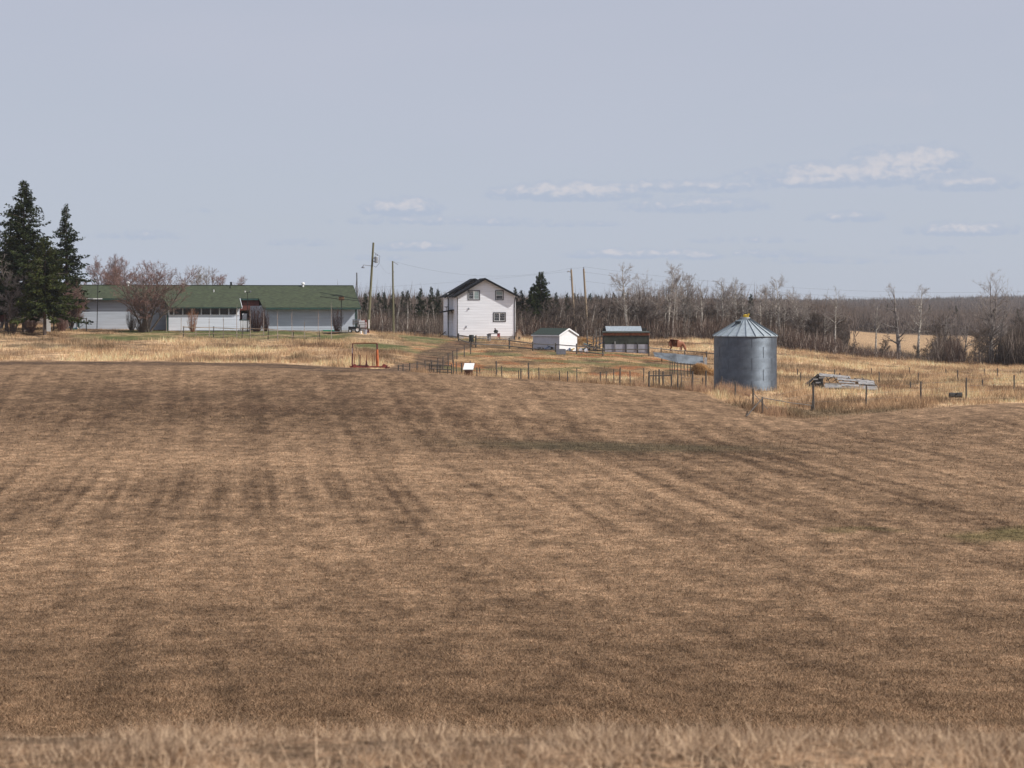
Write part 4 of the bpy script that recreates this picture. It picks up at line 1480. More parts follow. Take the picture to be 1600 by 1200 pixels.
m2 = fp([(1251, 582, 598), (1312, 583, 598), (1373.5, 581, 600), (1435, 582, 597), (1496, 578, 597), (1558, 575, 592), (1625, 574, 590)], 188, 232)
fence('wire_fence', 'wire fence with low posts crossing the tall grass behind the collapsed roof', m2, POSTW, .065, wires=(.85, .5), seed=5)
m3 = fp([(1246, 576, 586), (1304, 577, 587), (1362, 575, 585), (1421, 574, 585), (1478, 576, 586), (1538, 576, 586), (1595, 577, 587)], 215, 262)
fence('wire_fence', 'farthest thin wire fence in the pale grass below the bare trees', m3, POSTW, .055, wires=(.85,), seed=6)
m4 = fp([(1422.5, 596, 609), (1535, 593, 608), (1640, 590, 603)], 176, 205)
fence('wire_fence', 'short-posted wire fence between the field fence and the middle fence', m4, POSTW, .07, wires=(.8, .4), seed=7)

# fence behind the brow of the field, in front of the yard
row = [(709, 562, 585), (713.5, 565, 585), (722, 567, 585), (733.5, 564, 588), (745, 574, 586), (749.5, 574, 586), (776, 564, 591), (784.5, 572, 591), (811, 578, 592), (814, 576, 593),
       (826, 567, 595), (842.4, 574, 596), (874.7, 579, 598), (887, 580, 598), (901.6, 575, 600), (938, 581, 601), (946.6, 580, 601), (959.5, 577, 594), (968, 574, 603), (985, 579, 602), (1005.7, 575, 604), (1014, 580, 606)]
pts = []
for (x, yt, yb) in row:
    g = on(x, 181 + 3 * sin(x * .9))
    pts.append((g, (CZ - (yt - HY) / F * g.y) - g.z, .05 if x % 2 else .065))
fence('wire_fence', 'wire fence of uneven grey posts in pale grass just behind the brown brow', pts, POSTW, .06, wires=(.85, .5), seed=8, lean=.04)
# fence running up beside the farm track
trk = [(622.5, 570, 576), (630, 569, 577), (640.6, 567, 577), (651.5, 565, 577), (664, 563, 577), (674, 562, 575), (684, 559, 573), (692, 557, 570), (700.6, 552, 568), (707.5, 548, 567), (714, 544, 564), (725.5, 540, 559.5), (735.5, 533, 553)]
pts = []
for k, (x, yt, yb) in enumerate(trk):
    g = on(x, 181 + 46 * (k / 12)**1.5)
    pts.append((g, (CZ - (yt - HY) / F * g.y) - g.z))
fence('wire_fence', 'wire fence climbing beside the farm track towards the white house', pts, POSTW, .06, wires=(.85, .5), seed=9, lean=.03)

# pipe corral panels beside the track
g0 = on(689, 182)
t = thing('livestock_corral', g0, 'old dark pipe corral panels beside the farm track', 'corral panel')
s = 182 / F
for (x, ya, yb) in ((671, 566, 582), (674.5, 563, 583), (677, 574, 583), (683, 566, 582), (687.5, 567, 582), (699.5, 571, 583), (705.5, 567, 582)):
    MB().box(((x - 689) * s, 0, (583 - (ya + yb) / 2) * s), (.09, .09, (yb - ya) * s + .3)).obj('upright', POSTW, t)
for (xa, ya, xb, yb) in ((672, 565.5, 707, 567), (671, 571.5, 706, 573), (670, 576.5, 706, 577), (683, 575, 688, 575)):
    MB().tube(((xa - 689) * s, -.06, (583 - ya) * s), ((xb - 689) * s, -.06, (583 - yb) * s), .05, n=6).obj('bar', POSTW, t)

# rail fence before the white house and the small sheds
rl = [(716.5, 521, 531), (743.5, 524, 543), (796, 528, 545), (832.5, 534, 548), (868, 536, 550), (901, 537, 553), (942, 543, 556)]
pts = []
for (x, yt, yb) in rl:
    g = hit(x, yb, 236, 262)
    pts.append((g, (CZ - (yt - HY) / F * g.y) - g.z))
fence('rail_fence', 'grey rail fence in front of the white house and small shed', pts, POSTW, .10, rails=(.80, .25), rail_r=.07, seed=12, lean=.01)
rl = [(1014, 541, 557), (1033, 543, 556), (1070, 547, 557), (1104, 549, 562), (1140, 552, 566)]
pts = []
for (x, yt, yb) in rl:
    g = hit(x, yb, 228, 262)
    pts.append((g, (CZ - (yt - HY) / F * g.y) - g.z))
fence('rail_fence', 'weathered rail fence between the livestock shelter and grain bin', pts, POSTW, .08, rails=(.85,), rail_r=.07, seed=13, lean=.01)
rl = [(918, 516, 551), (927, 521, 551), (932, 515, 550), (937, 513, 549), (943, 513, 549)]
pts = []
for (x, yt, yb) in rl:
    g = on(x, 256)
    pts.append((g, (CZ - (yt - HY) / F * g.y) - g.z))
fence('rail_fence', 'crowded tall old posts and rails left of the livestock shelter', pts, RAILW, .09, rails=(.15, .42, .62), rail_r=.05, seed=14, lean=.03)
# garden fence of slack pale rails before the farmhouse
rl = [(286, 509.5, 527), (333.5, 510, 527), (378, 512, 529), (418.5, 513, 531), (457.5, 516, 532), (500, 517, 533)]
pts = []
for (x, yt, yb) in rl:
    g = hit(x, yb, 232, 252)
    pts.append((g, (CZ - (yt - HY) / F * g.y) - g.z))
fence('rail_fence', 'garden fence with slack pale rails in front of the farmhouse lawn', pts, POSTW, .055, rails=(.9, .35), rail_r=.05, seed=15, railm=RAILP, lean=.09)
rl = [(84, 497, 512), (135, 496.5, 515)]
pts = []
for (x, yt, yb) in rl:
    g = on(x, 246)
    pts.append((g, (CZ - (yt - HY) / F * g.y) - g.z))
fence('rail_fence', 'single grey rail fence between the spruces and the left wing', pts, POSTW, .07, rails=(.93,), rail_r=.05, seed=16, lean=.0)
rl = [(1, 521, 531), (12, 521, 531)]

# corral gate frame and posts left of the grain bin
g0 = on(1014, 183)
t = thing('corral_gate', on(1030, 178), 'dark timber corral gate frame and posts left of the grain bin', 'gate')
o0 = t.location
def at(x, y, Y=178.0):
    return px_point(x, y, Y) - o0
for (x, ya, yb, Y, r) in ((1014, 581, 606, 178, .08), (1021, 579, 600, 182, .05), (1025, 578, 598, 184, .05), (1030, 577, 603, 180, .08), (1036, 580, 602, 179, .08), (1049, 585, 604, 178, .08), (1059, 584, 606, 177, .07),
                          (1064.5, 583, 604, 182, .05), (1082, 580, 608, 176, .09), (1098, 590, 606, 182, .06), (1103, 579, 607, 177, .08)):
    MB().tube(px_point(x, yb + 5, Y) - o0, px_point(x, ya, Y) - o0, r, r * .9, 7).obj('post', POSTW, t)
MB().tube(at(1014, 587), at(1050, 586.5), .06, n=6).obj('top_rail', POSTW, t)
for (xa, ya, xb, yb) in ((1064, 589, 1094, 592), (1065, 596, 1094, 596), (1065, 594, 1076, 601), (1036, 594, 1046, 600), (1052, 594, 1053, 600)):
    MB().tube(at(xa, ya, 180), at(xb, yb, 180), .03, n=6).obj('bar', RAILP, t)
# upright bar feeder panel
t = thing('bar_panel', on(1060, 206), 'row of thin dark upright bars in front of the steel sheets', 'feed panel')
o0 = t.location
k = 0
for x in (1047, 1050.5, 1054, 1058.5, 1064, 1069, 1074.5, 1079):
    gz = h1((x - CX) / F * 206, 206)
    MB().tube(Vector(((x - CX) / F * 206, 206, gz - .2)) - o0, px_point(x, 564.5 + .12 * (x - 1047), 206) - o0, .045, n=5).obj('bar', POSTW, t)
MB().tube(px_point(1046, 566.5, 206) - o0, px_point(1080, 570, 206) - o0, .035, n=5).obj('cross_bar', POSTW, t)
MB().tube(px_point(1046, 578, 206) - o0, px_point(1080, 580, 206) - o0, .035, n=5).obj('cross_bar', POSTW, t)


# ------------------------------------------------------------------ steel sheets, hay heap
g0 = hit(1060, 568, 205, 240)
t = thing('steel_windbreak', g0, 'long low windbreak of blue grey corrugated steel sheets', 'windbreak')
Yw = g0.y
def corr_sheet(p00, p10, p11, p01, nm, mm, n=26, amp=.03):
    q = MB()
    p00, p10, p11, p01 = map(Vector, (p00, p10, p11, p01))
    for j in range(n):
        v0, v1 = j / n, (j + 1) / n
        o_ = lambda v: Vector((0, -amp if int(round(v * n)) % 2 else 0, 0))
        q.add([p00.lerp(p01, v0) + o_(v0), p10.lerp(p11, v0) + o_(v0), p10.lerp(p11, v1) + o_(v1), p00.lerp(p01, v1) + o_(v1)], [(0, 1, 2, 3)])
    return q.obj(nm, mm, t)
A = lambda x, y, dy=0.0: px_point(x, y, Yw) - g0 + Vector((0, dy, 0))
corr_sheet(A(1022.5, 557, -.3), A(1057.5, 566.5, -.3), A(1057.5, 552.5, .8), A(1021.5, 551, .8), 'steel_sheet', GALVO)
corr_sheet(A(1057, 566.5, -.32), A(1099.5, 570.5, -.32), A(1099.5, 558, .78), A(1057, 553.5, .78), 'steel_sheet', mat('pale_steel_sheet', (.20, .225, .25), .55, .35, var=.3, scale=1.4))
MB().tube(A(1021, 551, .85), A(1100, 557, .85), .05, n=6).obj('top_rail', GALVO, t)
for x, y in ((1035, 552), (1057, 553), (1080, 555), (1099, 557)):
    MB().tube(A(x, y, .9), A(x, y + 16, 1.0), .06, n=6).obj('post', POSTW, t)
MB().box(A(1102.5, 564, 0), (.3, .2, .8)).obj('end_block', CONC, t)


def heap(name, loc, rx, ry, rz_, mm, label, cat, seed=1, strands=0):
    rr = np.random.default_rng(seed)
    n1, n2 = 22, 9
    vs = []
    for j in range(n2 + 1):
        ph = (pi / 2) * j / n2
        for i in range(n1):
            th = 2 * pi * i / n1
            k = 1 + .35 * (float(vnoise(np.array([cos(th) * 2 + j * .4 + seed]), np.array([sin(th) * 2.0 + seed]), seed)[0]) - .5) * 2
            vs.append((rx * cos(ph) * cos(th) * k, ry * cos(ph) * sin(th) * k, rz_ * sin(ph) * (k if j < n2 else 1) - .1))
    fs = []
    for j in range(n2):
        for i in range(n1):
            fs.append((j * n1 + i, j * n1 + (i + 1) % n1, (j + 1) * n1 + (i + 1) % n1, (j + 1) * n1 + i))
    t = thing(name, loc, label, cat)
    MB().add(vs, fs).obj('mound', mm, t)
    if strands:
        ph = rr.uniform(.1, 1.4, strands); th = rr.uniform(0, 2 * pi, strands)
        P = np.stack([rx * np.cos(ph) * np.cos(th), ry * np.cos(ph) * np.sin(th), rz_ * np.sin(ph) - .05], 1)
        D = P / np.linalg.norm(P, axis=1, keepdims=True) + rr.normal(0, .6, P.shape)
        D /= np.linalg.norm(D, axis=1, keepdims=True)
        V, Fc = spikes(P, D, rr.uniform(.15, .45, strands), np.full(strands, .012))
        o = np_mesh('loose_straw', V, Fc, STEM, np.repeat(lerp3(C(.16, .08, .03), C(.46, .27, .12), rr.uniform(0, 1, strands)), 4, 0), t)
        o['kind'] = 'stuff'
    return t


heap('hay_heap', on(1093, 212), .9, .9, 1.0, HAY, 'rounded brown heap of old hay left of the grain bin', 'hay heap', 3, 2500)
heap('hay_heap', on(1107, 211), 1.0, .8, .55, HAY, 'low spread pile of brown hay touching the grain bin view', 'hay heap', 5, 1500)
heap('grass_mound', on(914, 262), 1.5, 1.2, 1.0, mat('straw', (.50, .35, .19), .95, var=.4, scale=4, bump=.1), 'pale straw mound at the foot of the brown pole pair', 'straw mound', 8, 2500)


# ------------------------------------------------------------------ red and orange steel rack on the field brow
g0 = on(576, 172.5)
Ym = g0.y
sm_ = Ym / F
z0 = CZ - (574.5 - HY) * sm_
t = thing('bale_rack', (g0.x, Ym, z0), 'red and orange steel rack with upright tines on the field brow', 'farm rack')
A = lambda x, y, dy=0.0: Vector(((x - 576) * sm_, dy, (574.5 - y) * sm_))
MB().box(A(574, 573.2), ((602 - 547) * sm_, .16, .13)).obj('base_beam', REDP, t)
MB().box(A(562, 572.2, .9), (1.4, .12, .12)).obj('rear_beam', REDD, t)
MB().box(A(597, 573.3, -.1), (1.3, .10, .10), Matrix.Rotation(.05, 3, 'Y')).obj('tow_bar', REDP, t)
MB().box(A(603.5, 573.0, -.1), (.22, .22, .26)).obj('coupling', REDD, t)
MB().tube(A(550.3, 573), A(550.8, 552), .06, n=8).obj('upright', REDD, t)
MB().tube(A(550.5, 556), A(550.8, 544), .045, n=8).obj('sleeve', WHITEP, t)
MB().tube(A(550.8, 552), A(551, 537), .045, n=8).obj('upright', REDD, t)
MB().tube(A(590.6, 573), A(589.4, 546), .085, n=8).obj('upright', ORANGE, t)
MB().tube(A(587.8, 573, .05), A(588.2, 546, .05), .045, n=8).obj('upright', YELLOW if False else ORANGE, t)
MB().tube(A(589.4, 546), A(589.0, 537), .07, n=8).obj('upright', REDD, t)
MB().path([A(550.5, 537.5), A(552, 536.2), A(588, 536.2), A(590, 537.4)], .045, 8).obj('top_bar', RUST, t)
for x, ya, w_ in ((553.5, 554, .04), (561, 554, .05), (563.5, 554, .03), (572.8, 554, .04), (581.8, 554, .04), (584.4, 554, .045)):
    MB().tube(A(x, 573, .03), A(x, ya, .03), w_, w_ * .7, 6).obj('tine', RUST if x != 561 else BLACKM, t)
MB().poly([A(570.6, 572, -.1), A(574.6, 572, -.1), A(573.2, 562, -.1), A(572.2, 562, -.1)], (0, .06, 0)).obj('gusset', REDD, t)
for x, d in ((554.3, -.15), (600.5, -.2)):
    q = MB()
    q.lathe([(0, -.05), (.15, -.05), (.17, 0), (.15, .05), (0, .05)], 14)
    q.v = [tuple(Matrix.Rotation(pi / 2, 3, 'X') @ Vector(v)) for v in q.v]
    q.obj('wheel', REDP, t, loc=A(x, 571.6, d))

# ------------------------------------------------------------------ trailer, tanks and clutter right of the farmhouse
def wheel(parent, p, r=.3, w=.18, rim=WHITEP, nm='wheel', axis='Y'):
    q = MB().lathe([(r * .55, -w / 2), (r * .92, -w / 2), (r, -w / 4), (r, w / 4), (r * .92, w / 2), (r * .55, w / 2)], 18)
    R_ = Matrix.Rotation(pi / 2, 3, 'X')
    q.v = [tuple(R_ @ Vector(v)) for v in q.v]
    o = q.obj(nm, RUBBER, parent, loc=p)
    h_ = MB().lathe([(0, -w * .3), (r * .56, -w * .35), (r * .56, w * .35), (0, w * .3)], 14)
    h_.v = [tuple(R_ @ Vector(v)) for v in h_.v]
    h_.obj('rim', rim, o)
    return o


Yt = 250.0
st_ = Yt / F
g0 = on(556, Yt)
t = thing('garden_tractor', (g0.x, Yt, g0.z), 'small dark blue black tractor with white wheels beside the leaning pole', 'tractor')
A = lambda x, y, dy=0.0: Vector(((x - 556) * st_, dy, CZ - (y - HY) * st_ - g0.z))
MB().box(A(552.5, 512.5), (1.25, .55, .35)).obj('hood', BLACKM, t)
MB().box(A(546.3, 512.5), (.08, .5, .42)).obj('grille', GREYP, t)
MB().box(A(559.5, 516.5), (.55, .8, .18)).obj('fender', BLUEP, t)
MB().box(A(560, 512.0), (.4, .45, .12)).obj('seat', BLACKM, t)
MB().box(A(561.8, 509.6), (.1, .42, .42)).obj('seat_back', BLACKM, t)
MB().path([A(556, 511), A(557.6, 506.5)], .03, 6).obj('steering_column', BLACKM, t)
MB().lathe([(.17, 0), (.2, .02), (.17, .04)], 14, A(557.8, 506.3)).obj('steering_wheel', BLACKM, t)
zc = .3
for x, dy, r in ((547.5, -.42, .24), (547.5, .42, .24), (559, -.48, .36), (559, .48, .36)):
    wheel(t, A(x, 500, dy) * 1 + Vector((0, 0, -A(x, 500).z + r)), r, .2)
g0 = on(541, 246.5)
t = thing('scrap_pile', g0, 'heap of dark pipes and boards beside the small tractor', 'scrap')
rr = random.Random(8)
for k in range(11):
    a = Vector((rr.uniform(-3.2, -.4), rr.uniform(-.5, .5), rr.uniform(.05, .35)))
    MB().tube(a, a + Vector((rr.uniform(1.2, 2.6), rr.uniform(-.4, .4), rr.uniform(-.2, .1))), rr.uniform(.03, .06), n=6).obj('pipe', rr.choice([BLACKM, RUST, BOARDD, RAILW]), t)
g0 = on(566, 252.5)
s2 = 252.5 / F
A2 = lambda x, y, dy=0.0: Vector(((x - 566) * s2, dy, CZ - (y - HY) * s2 - g0.z))
t = thing('liquid_tank', g0, 'white plastic liquid tank in a wire cage beside the leaning pole', 'tank')
MB().box(A2(566.5, 506.5), (.86, .8, .88)).obj('tank', WHITEP, t)
MB().lathe([(0, 0), (.12, 0), (.12, .08), (0, .08)], 10, A2(566.5, 501) + Vector((0, 0, .01))).obj('lid', REDP, t)
for z_ in (.1, .4, .7):
    zc = A2(566, 512).z + z_
    q = MB()
    for (dx, dy, w_, d_) in ((0, -.43, .9, .03), (0, .43, .9, .03), (-.45, 0, .03, .86), (.45, 0, .03, .86)):
        q.box((A2(566.5, 500).x + dx, dy, zc), (w_, d_, .03))
    q.obj('cage_bar', WIRE, t)
MB().box((A2(566.5, 500).x, 0, A2(566, 515).z), (.9, .85, .16)).obj('pallet', BOARD, t)
t = thing('stake_box', on(557, 252.8), 'grey slatted box stacked behind the small tractor', 'crate')
for k in range(4):
    MB().box((0, 0, 1.0 + .17 * k), (.95, .6, .12)).obj('slat', GREYP if k % 2 else RAILW, t)
for dx in (-.42, .42):
    MB().box((dx, .33, .75), (.07, .05, 1.5)).obj('post', RAILW, t)
t = thing('hand_pump', on(570.8, 251), 'slim red pump with pink hose beside the white tank', 'pump')
MB().tube((0, 0, -.1), (0, 0, 1.45), .05, n=8).obj('standpipe', REDP, t)
MB().box((.04, -.05, 1.45), (.2, .14, .26)).obj('pump_head', REDP, t)
MB().path([(.1, -.05, 1.4), (.22, -.05, 1.0), (.1, -.05, .5)], .025, 5).obj('hose', mat('pink_hose', (.55, .10, .12), .5), t)
t = thing('notice_panel', on(576.5, 250.8), 'narrow white upright panel at the foot of the leaning pole', 'panel')
MB().box((0, 0, 1.1), (.16, .06, 1.05)).obj('panel', WHITEP, t)
MB().box((0, .05, .5), (.09, .05, 1.1)).obj('stand', RAILW, t)
MB().box((-.1, -.04, .25), (.3, .28, .4)).obj('base', REDD, t)
t = thing('metal_pail', on(570.5, 247.5), 'grey metal pail standing in front of the white tank', 'pail')
MB().lathe([(0, 0), (.2, 0), (.26, .55), (.27, .56), (.25, .55), (.19, .03), (0, .03)], 16).obj('body', mat('pail_zinc', (.38, .40, .46), .5, .4), t)
MB().path([(-.26, 0, .54), (-.15, -.05, .72), (.15, -.05, .72), (.26, 0, .54)], .015, 5).obj('handle', WIRE, t)
t = thing('pail', on(563.8, 248.2), 'small white pail between the tractor and grey pail', 'pail')
MB().lathe([(0, 0), (.12, 0), (.15, .34), (.14, .34), (.11, .02), (0, .02)], 14).obj('body', WHITEP, t)
MB().path([(-.14, 0, .33), (0, -.05, .45), (.14, 0, .33)], .012, 5).obj('handle', WIRE, t)

# ------------------------------------------------------------------ things by the white house
g0 = on(736.5, 252)
t = thing('plastic_barrel', px_point(736.5, 534.3, 244), 'black barrel set on a post by the rail fence', 'barrel')
MB().lathe([(0, 0), (.27, 0), (.29, .05), (.29, .25), (.31, .28), (.29, .31), (.29, .55), (.31, .58), (.29, .61), (.29, .80), (.26, .84), (0, .84)], 20).obj('body', mat('black_plastic', (.015, .022, .022), .45, var=.2, scale=3), t)
MB().tube((.0, 0, -2.0), (.0, 0, -.0), .05, n=6).obj('post', POSTW, t)
s3 = 258 / F
g0 = on(772, 270)
t = thing('garden_table', (g0.x, g0.y, g0.z), 'grey garden table with grill on top by the white house wall', 'table')
MB().box((0, 0, .74), (1.5, .7, .06)).obj('tabletop', GREYP, t)
for sx in (-.68, .68):
    for sy in (-.28, .28):
        MB().box((sx, sy, .36), (.07, .07, .72)).obj('leg', BLACKM, t)
t.scale = (1, 1, 1.25)
t2 = thing('charcoal_grill', (g0.x + .25, g0.y, g0.z + .96), 'black grill with red bottle standing on the grey table', 'grill')
MB().lathe([(0, .05), (.2, .07), (.30, .2), (.31, .27), (.26, .4), (.1, .5), (0, .52)], 16).obj('bowl', BLACKM, t2)
MB().box((-.12, 0, .60), (.14, .12, .22)).obj('chimney', REDD, t2)
for sx in (-.15, .15):
    MB().box((sx, 0, .03), (.05, .2, .07)).obj('foot', BLACKM, t2)
t = thing('garden_chair', on(779, 270), 'small red garden chair right of the grey table', 'chair')
MB().box((0, 0, .45), (.42, .4, .05)).obj('seat', REDP, t)
MB().box((0, .2, .8), (.4, .04, .5)).obj('backrest', mat('pink_red_plastic', (.62, .16, .16), .5), t)
for sx in (-.18, .18):
    for sy in (-.17, .17):
        MB().tube((sx, sy, 0), (sx, sy, .45), .02, n=6).obj('leg', REDP, t)
t = thing('storage_bin', on(764, 270), 'pale grey lidded bin left of the grey garden table', 'bin')
MB().lathe([(0, 0), (.22, 0), (.28, .78), (0, .78)], 12).obj('body', mat('pale_grey_plastic', (.35, .36, .38), .6), t)
MB().lathe([(0, .78), (.31, .78), (.29, .86), (0, .9)], 12).obj('lid', GREYP, t)
t = thing('dog_kennel', on(811, 276), 'small tan wooden kennel right of the white house', 'kennel')
MB().box((0, 0, .5), (.65, .8, 1.0)).obj('body', mat('tan_wood', (.45, .34, .24), .8, var=.2, scale=4), t)
for sg in (-1, 1):
    MB().poly([(0, -.5, 1.55), (sg * .5, -.5, 1.0), (sg * .5, .5, 1.0), (0, .5, 1.55)], (0, 0, .05)).obj('roof', mat('brown_roofing', (.28, .15, .09), .85, var=.3, scale=5), t)
MB().poly([(-.33, -.4, 1.0), (.33, -.4, 1.0), (0, -.4, 1.46)], (0, .04, 0)).obj('gable', mat('tan_wood', (0, 0, 0)), t)
MB().box((.02, -.41, .35), (.22, .02, .36)).obj('opening', BLACKM, t)

# grey stock tank under the shed fence, dark clutter, white tubs
t = thing('feed_trough', hit(876.5, 556, 236, 250), 'grey box trough filled with dark stuff in front of the small shed', 'trough')
q = MB()
for (dx, dy, w_, d_) in ((0, -.28, 1.05, .05), (0, .28, 1.05, .05), (-.52, 0, .05, .56), (.52, 0, .05, .56)):
    q.box((dx, dy, .30), (w_, d_, .62))
q.obj('side', mat('trough_grey', (.20, .20, .23), .7, var=.2, scale=3), t)
heapm = MB().box((0, 0, .55), (.98, .5, .14)); heapm.obj('contents', mat('dark_green_weeds', (.03, .045, .03), .95, var=.5, scale=8), t)
def lump_pile(xp, Y, n, w, hgt, mats, label, name, seed):
    t = thing(name, on(xp, Y), label, 'scrap')
    rr = random.Random(seed)
    for k in range(n):
        p = Vector((rr.uniform(-w, w), rr.uniform(-.4, .4), rr.uniform(.03, hgt)))
        d = Vector((rr.uniform(-.8, .8), rr.uniform(-.3, .3), rr.uniform(-.25, .35)))
        if rr.random() < .6:
            MB().tube(p, p + d, rr.uniform(.03, .07), n=6).obj('stick', rr.choice(mats), t)
        else:
            MB().box(p, (rr.uniform(.2, .6), rr.uniform(.1, .3), rr.uniform(.08, .3)), Matrix.Rotation(rr.uniform(-.5, .5), 3, 'Y')).obj('plank', rr.choice(mats), t)
    return t
lump_pile(850, 246, 16, 1.5, .35, [BLACKM, BOARDD, BLUEP, TARP], 'dark tangled scrap against the shaded side of the small shed', 'scrap_pile', 4)
lump_pile(921, 250, 26, 1.1, .75, [BLUEP, RAILW, BOARDD, mat('teal_paint', (.10, .2, .2), .6), HAY, BOARD], 'jumbled blue and brown scrap between the small shed and shelter', 'scrap_pile', 6)
lump_pile(892, 246.5, 9, .5, .3, [BLUEP, TARP, YELLOW, BOARD], 'blue and yellow odds and ends before the lit shed gable', 'scrap_pile', 9)
lump_pile(118, 249, 10, .7, .3, [WHITEP, GREENP, BLUEP, GREYP], 'white and green clutter at the left corner of the farmhouse', 'scrap_pile', 10)
lump_pile(648, 283, 10, 1.0, .35, [WHITEP, RAILW, REDD, BOARD], 'pale and dark red clutter at the wood edge left of the house', 'scrap_pile', 12)
t = thing('picnic_table', on(657.5, 282), 'dark red picnic table at the wood edge beside the white house', 'table')
MB().box((0, 0, .72), (1.35, .7, .06)).obj('tabletop', REDD, t)
for sy in (-.6, .6):
    MB().box((0, sy, .42), (1.35, .25, .05)).obj('bench', REDD, t)
for sx in (-.5, .5):
    MB().box((sx, 0, .38), (.07, 1.2, .06)).obj('beam', BLACKM, t)
    for sy in (-.35, .35):
        MB().tube((sx, sy * 1.4, 0), (sx, sy * .6, .72), .04, n=5).obj('leg', BLACKM, t)
for (xp, yy, lb) in ((907.5, 552.8, 'left white tub lying between the shed and the shelter'), (916, 551.5, 'right white tub lying between the shed and the shelter')):
    g_ = hit(xp, yy + 1, 240, 256)
    t = thing('tub', g_, lb, 'tub')
    q = MB().lathe([(0, 0), (.2, 0), (.26, .3), (.24, .3), (.18, .03), (0, .03)], 16)
    q.v = [tuple(Matrix.Rotation(1.1, 3, 'Y') @ Vector(v) * 1.3 + Vector((-.15, 0, .2))) for v in q.v]
    q.obj('body', WHITEP, t)
# white slab on a brown box at the brow
g0 = on(732, 181)
zb = CZ - (585 - HY) / F * 181 - g0.z
t = thing('bee_box', g0, 'brown box with a tilted white lid behind the field brow', 'box')
MB().box((0, 0, zb / 2 + .2), (.75, .6, zb + .42)).obj('box', mat('brown_box', (.14, .07, .045), .85, var=.3, scale=5), t)
MB().poly([(-.48, -.45, zb + .42), (.42, -.45, zb + .42), (.52, .55, zb + 1.05 - .12), (-.36, .55, zb + 1.05 - .12)], (0, 0, .05)).obj('lid', WHITEP, t)
# left edge: red and white machinery, white panel and boards
t = thing('farm_implement', on(3, 243), 'dark red implement with white hopper at the left edge', 'implement')
sL = 243 / F
g0 = t.location
A = lambda x, y, dy=0.0: px_point(x, y, 243) - g0 + Vector((0, dy, 0))
MB().box(A(2, 486.5), (1.9, .7, .40)).obj('hopper', WHITEP, t)
MB().box(A(2, 482.5), (1.8, .6, .10)).obj('hopper_lid', REDP, t)
MB().box(A(1, 497), (1.5, .9, .9)).obj('body', REDD, t)
MB().box(A(9, 502), (.14, .5, 1.5)).obj('leg', GREYP, t)
MB().box(A(4, 505), (.10, .4, .9)).obj('leg', BOARD, t)
wheel(t, A(-8, 505, -.5), .5, .25, REDP)
t = thing('white_board', on(73, 240), 'upright white board standing under the low spruce branches', 'board')
zb = t.location.z
q = px_point(67, 508, 240) - t.location; w_ = px_point(79, 508, 240) - t.location
tp = px_point(67, 490, 240) - t.location
MB().poly([(q.x, 0, .15), (w_.x, 0, .12), (w_.x - .02, .1, tp.z - .02), (q.x + .02, .1, tp.z)], (0, .05, 0)).obj('board', WHITEP, t)
MB().tube((q.x + .1, .12, 0), (q.x + .1, .15, tp.z - .1), .035, n=5).obj('stake', RAILW, t)
MB().tube((w_.x - .1, .12, 0), (w_.x - .1, .15, tp.z - .1), .035, n=5).obj('stake', RAILW, t)
# small things on the farmhouse front lawn
t = thing('stone_block', on(218, 253.5), 'small grey block against the foot of the left wing', 'block')
MB().box((0, 0, .14), (.75, .4, .34)).obj('block', GREYP, t); t['label'] = 'small dark block against the foot of the left wing'
for (x, Y, w_, lb) in ((179, 254.2, .75, 'low dark block in front of the left wing wall'),):
    t = thing('planter_box', on(x, Y), lb, 'planter')
    MB().box((0, 0, .16), (w_, .4, .36)).obj('box', GREYP, t)
    MB().box((0, 0, .36), (w_ - .1, .3, .05)).obj('soil', BLACKM, t)
# a rusty drum-like stump and log pieces right
def log(name, xp, yp, lo, hi, L_, r, ang, mm, label):
    g_ = hit(xp, yp, lo, hi)
    t = thing(name, g_, label, 'log' if 'log' in name else 'stump')
    d = Vector((cos(ang), sin(ang) * .5, 0)) * L_ / 2
    q = MB()
    n = 12
    pts = [(-d + d * 2 * k / 4) for k in range(5)]
    for k in range(4):
        q.tube(pts[k] + Vector((0, 0, r * .7)), pts[k + 1] + Vector((0, 0, r * .7)), r * (1 + .08 * sin(k * 2.1)), r * (1 + .08 * sin((k + 1) * 2.1)), n, caps=(k in (0, 3)))
    q.obj('trunk', mm, t)
    MB().tube(Vector((0, -r * .5, r)), Vector((.1, -r * 1.3, r * 1.7)), r * .25, r * .15, 6).obj('knot', mm, t)
    return t
log('fallen_log', 1493, 622, 155, 175, 1.05, .27, .1, BOARDD, 'short dark log lying by the field fence on the right')
log('fallen_log', 1376, 605, 178, 200, .6, .12, .0, RUST, 'rust brown log end at the right tip of the collapsed roof')
log('fallen_log', 1384, 606, 178, 200, .4, .15, .2, RUST, 'small brown log beyond the tip of the collapsed roof')
log('fallen_log', 1432, 632, 150, 175, .8, .08, .25, BOARDD, 'thin dark branch lying at the foot of a field fence post')


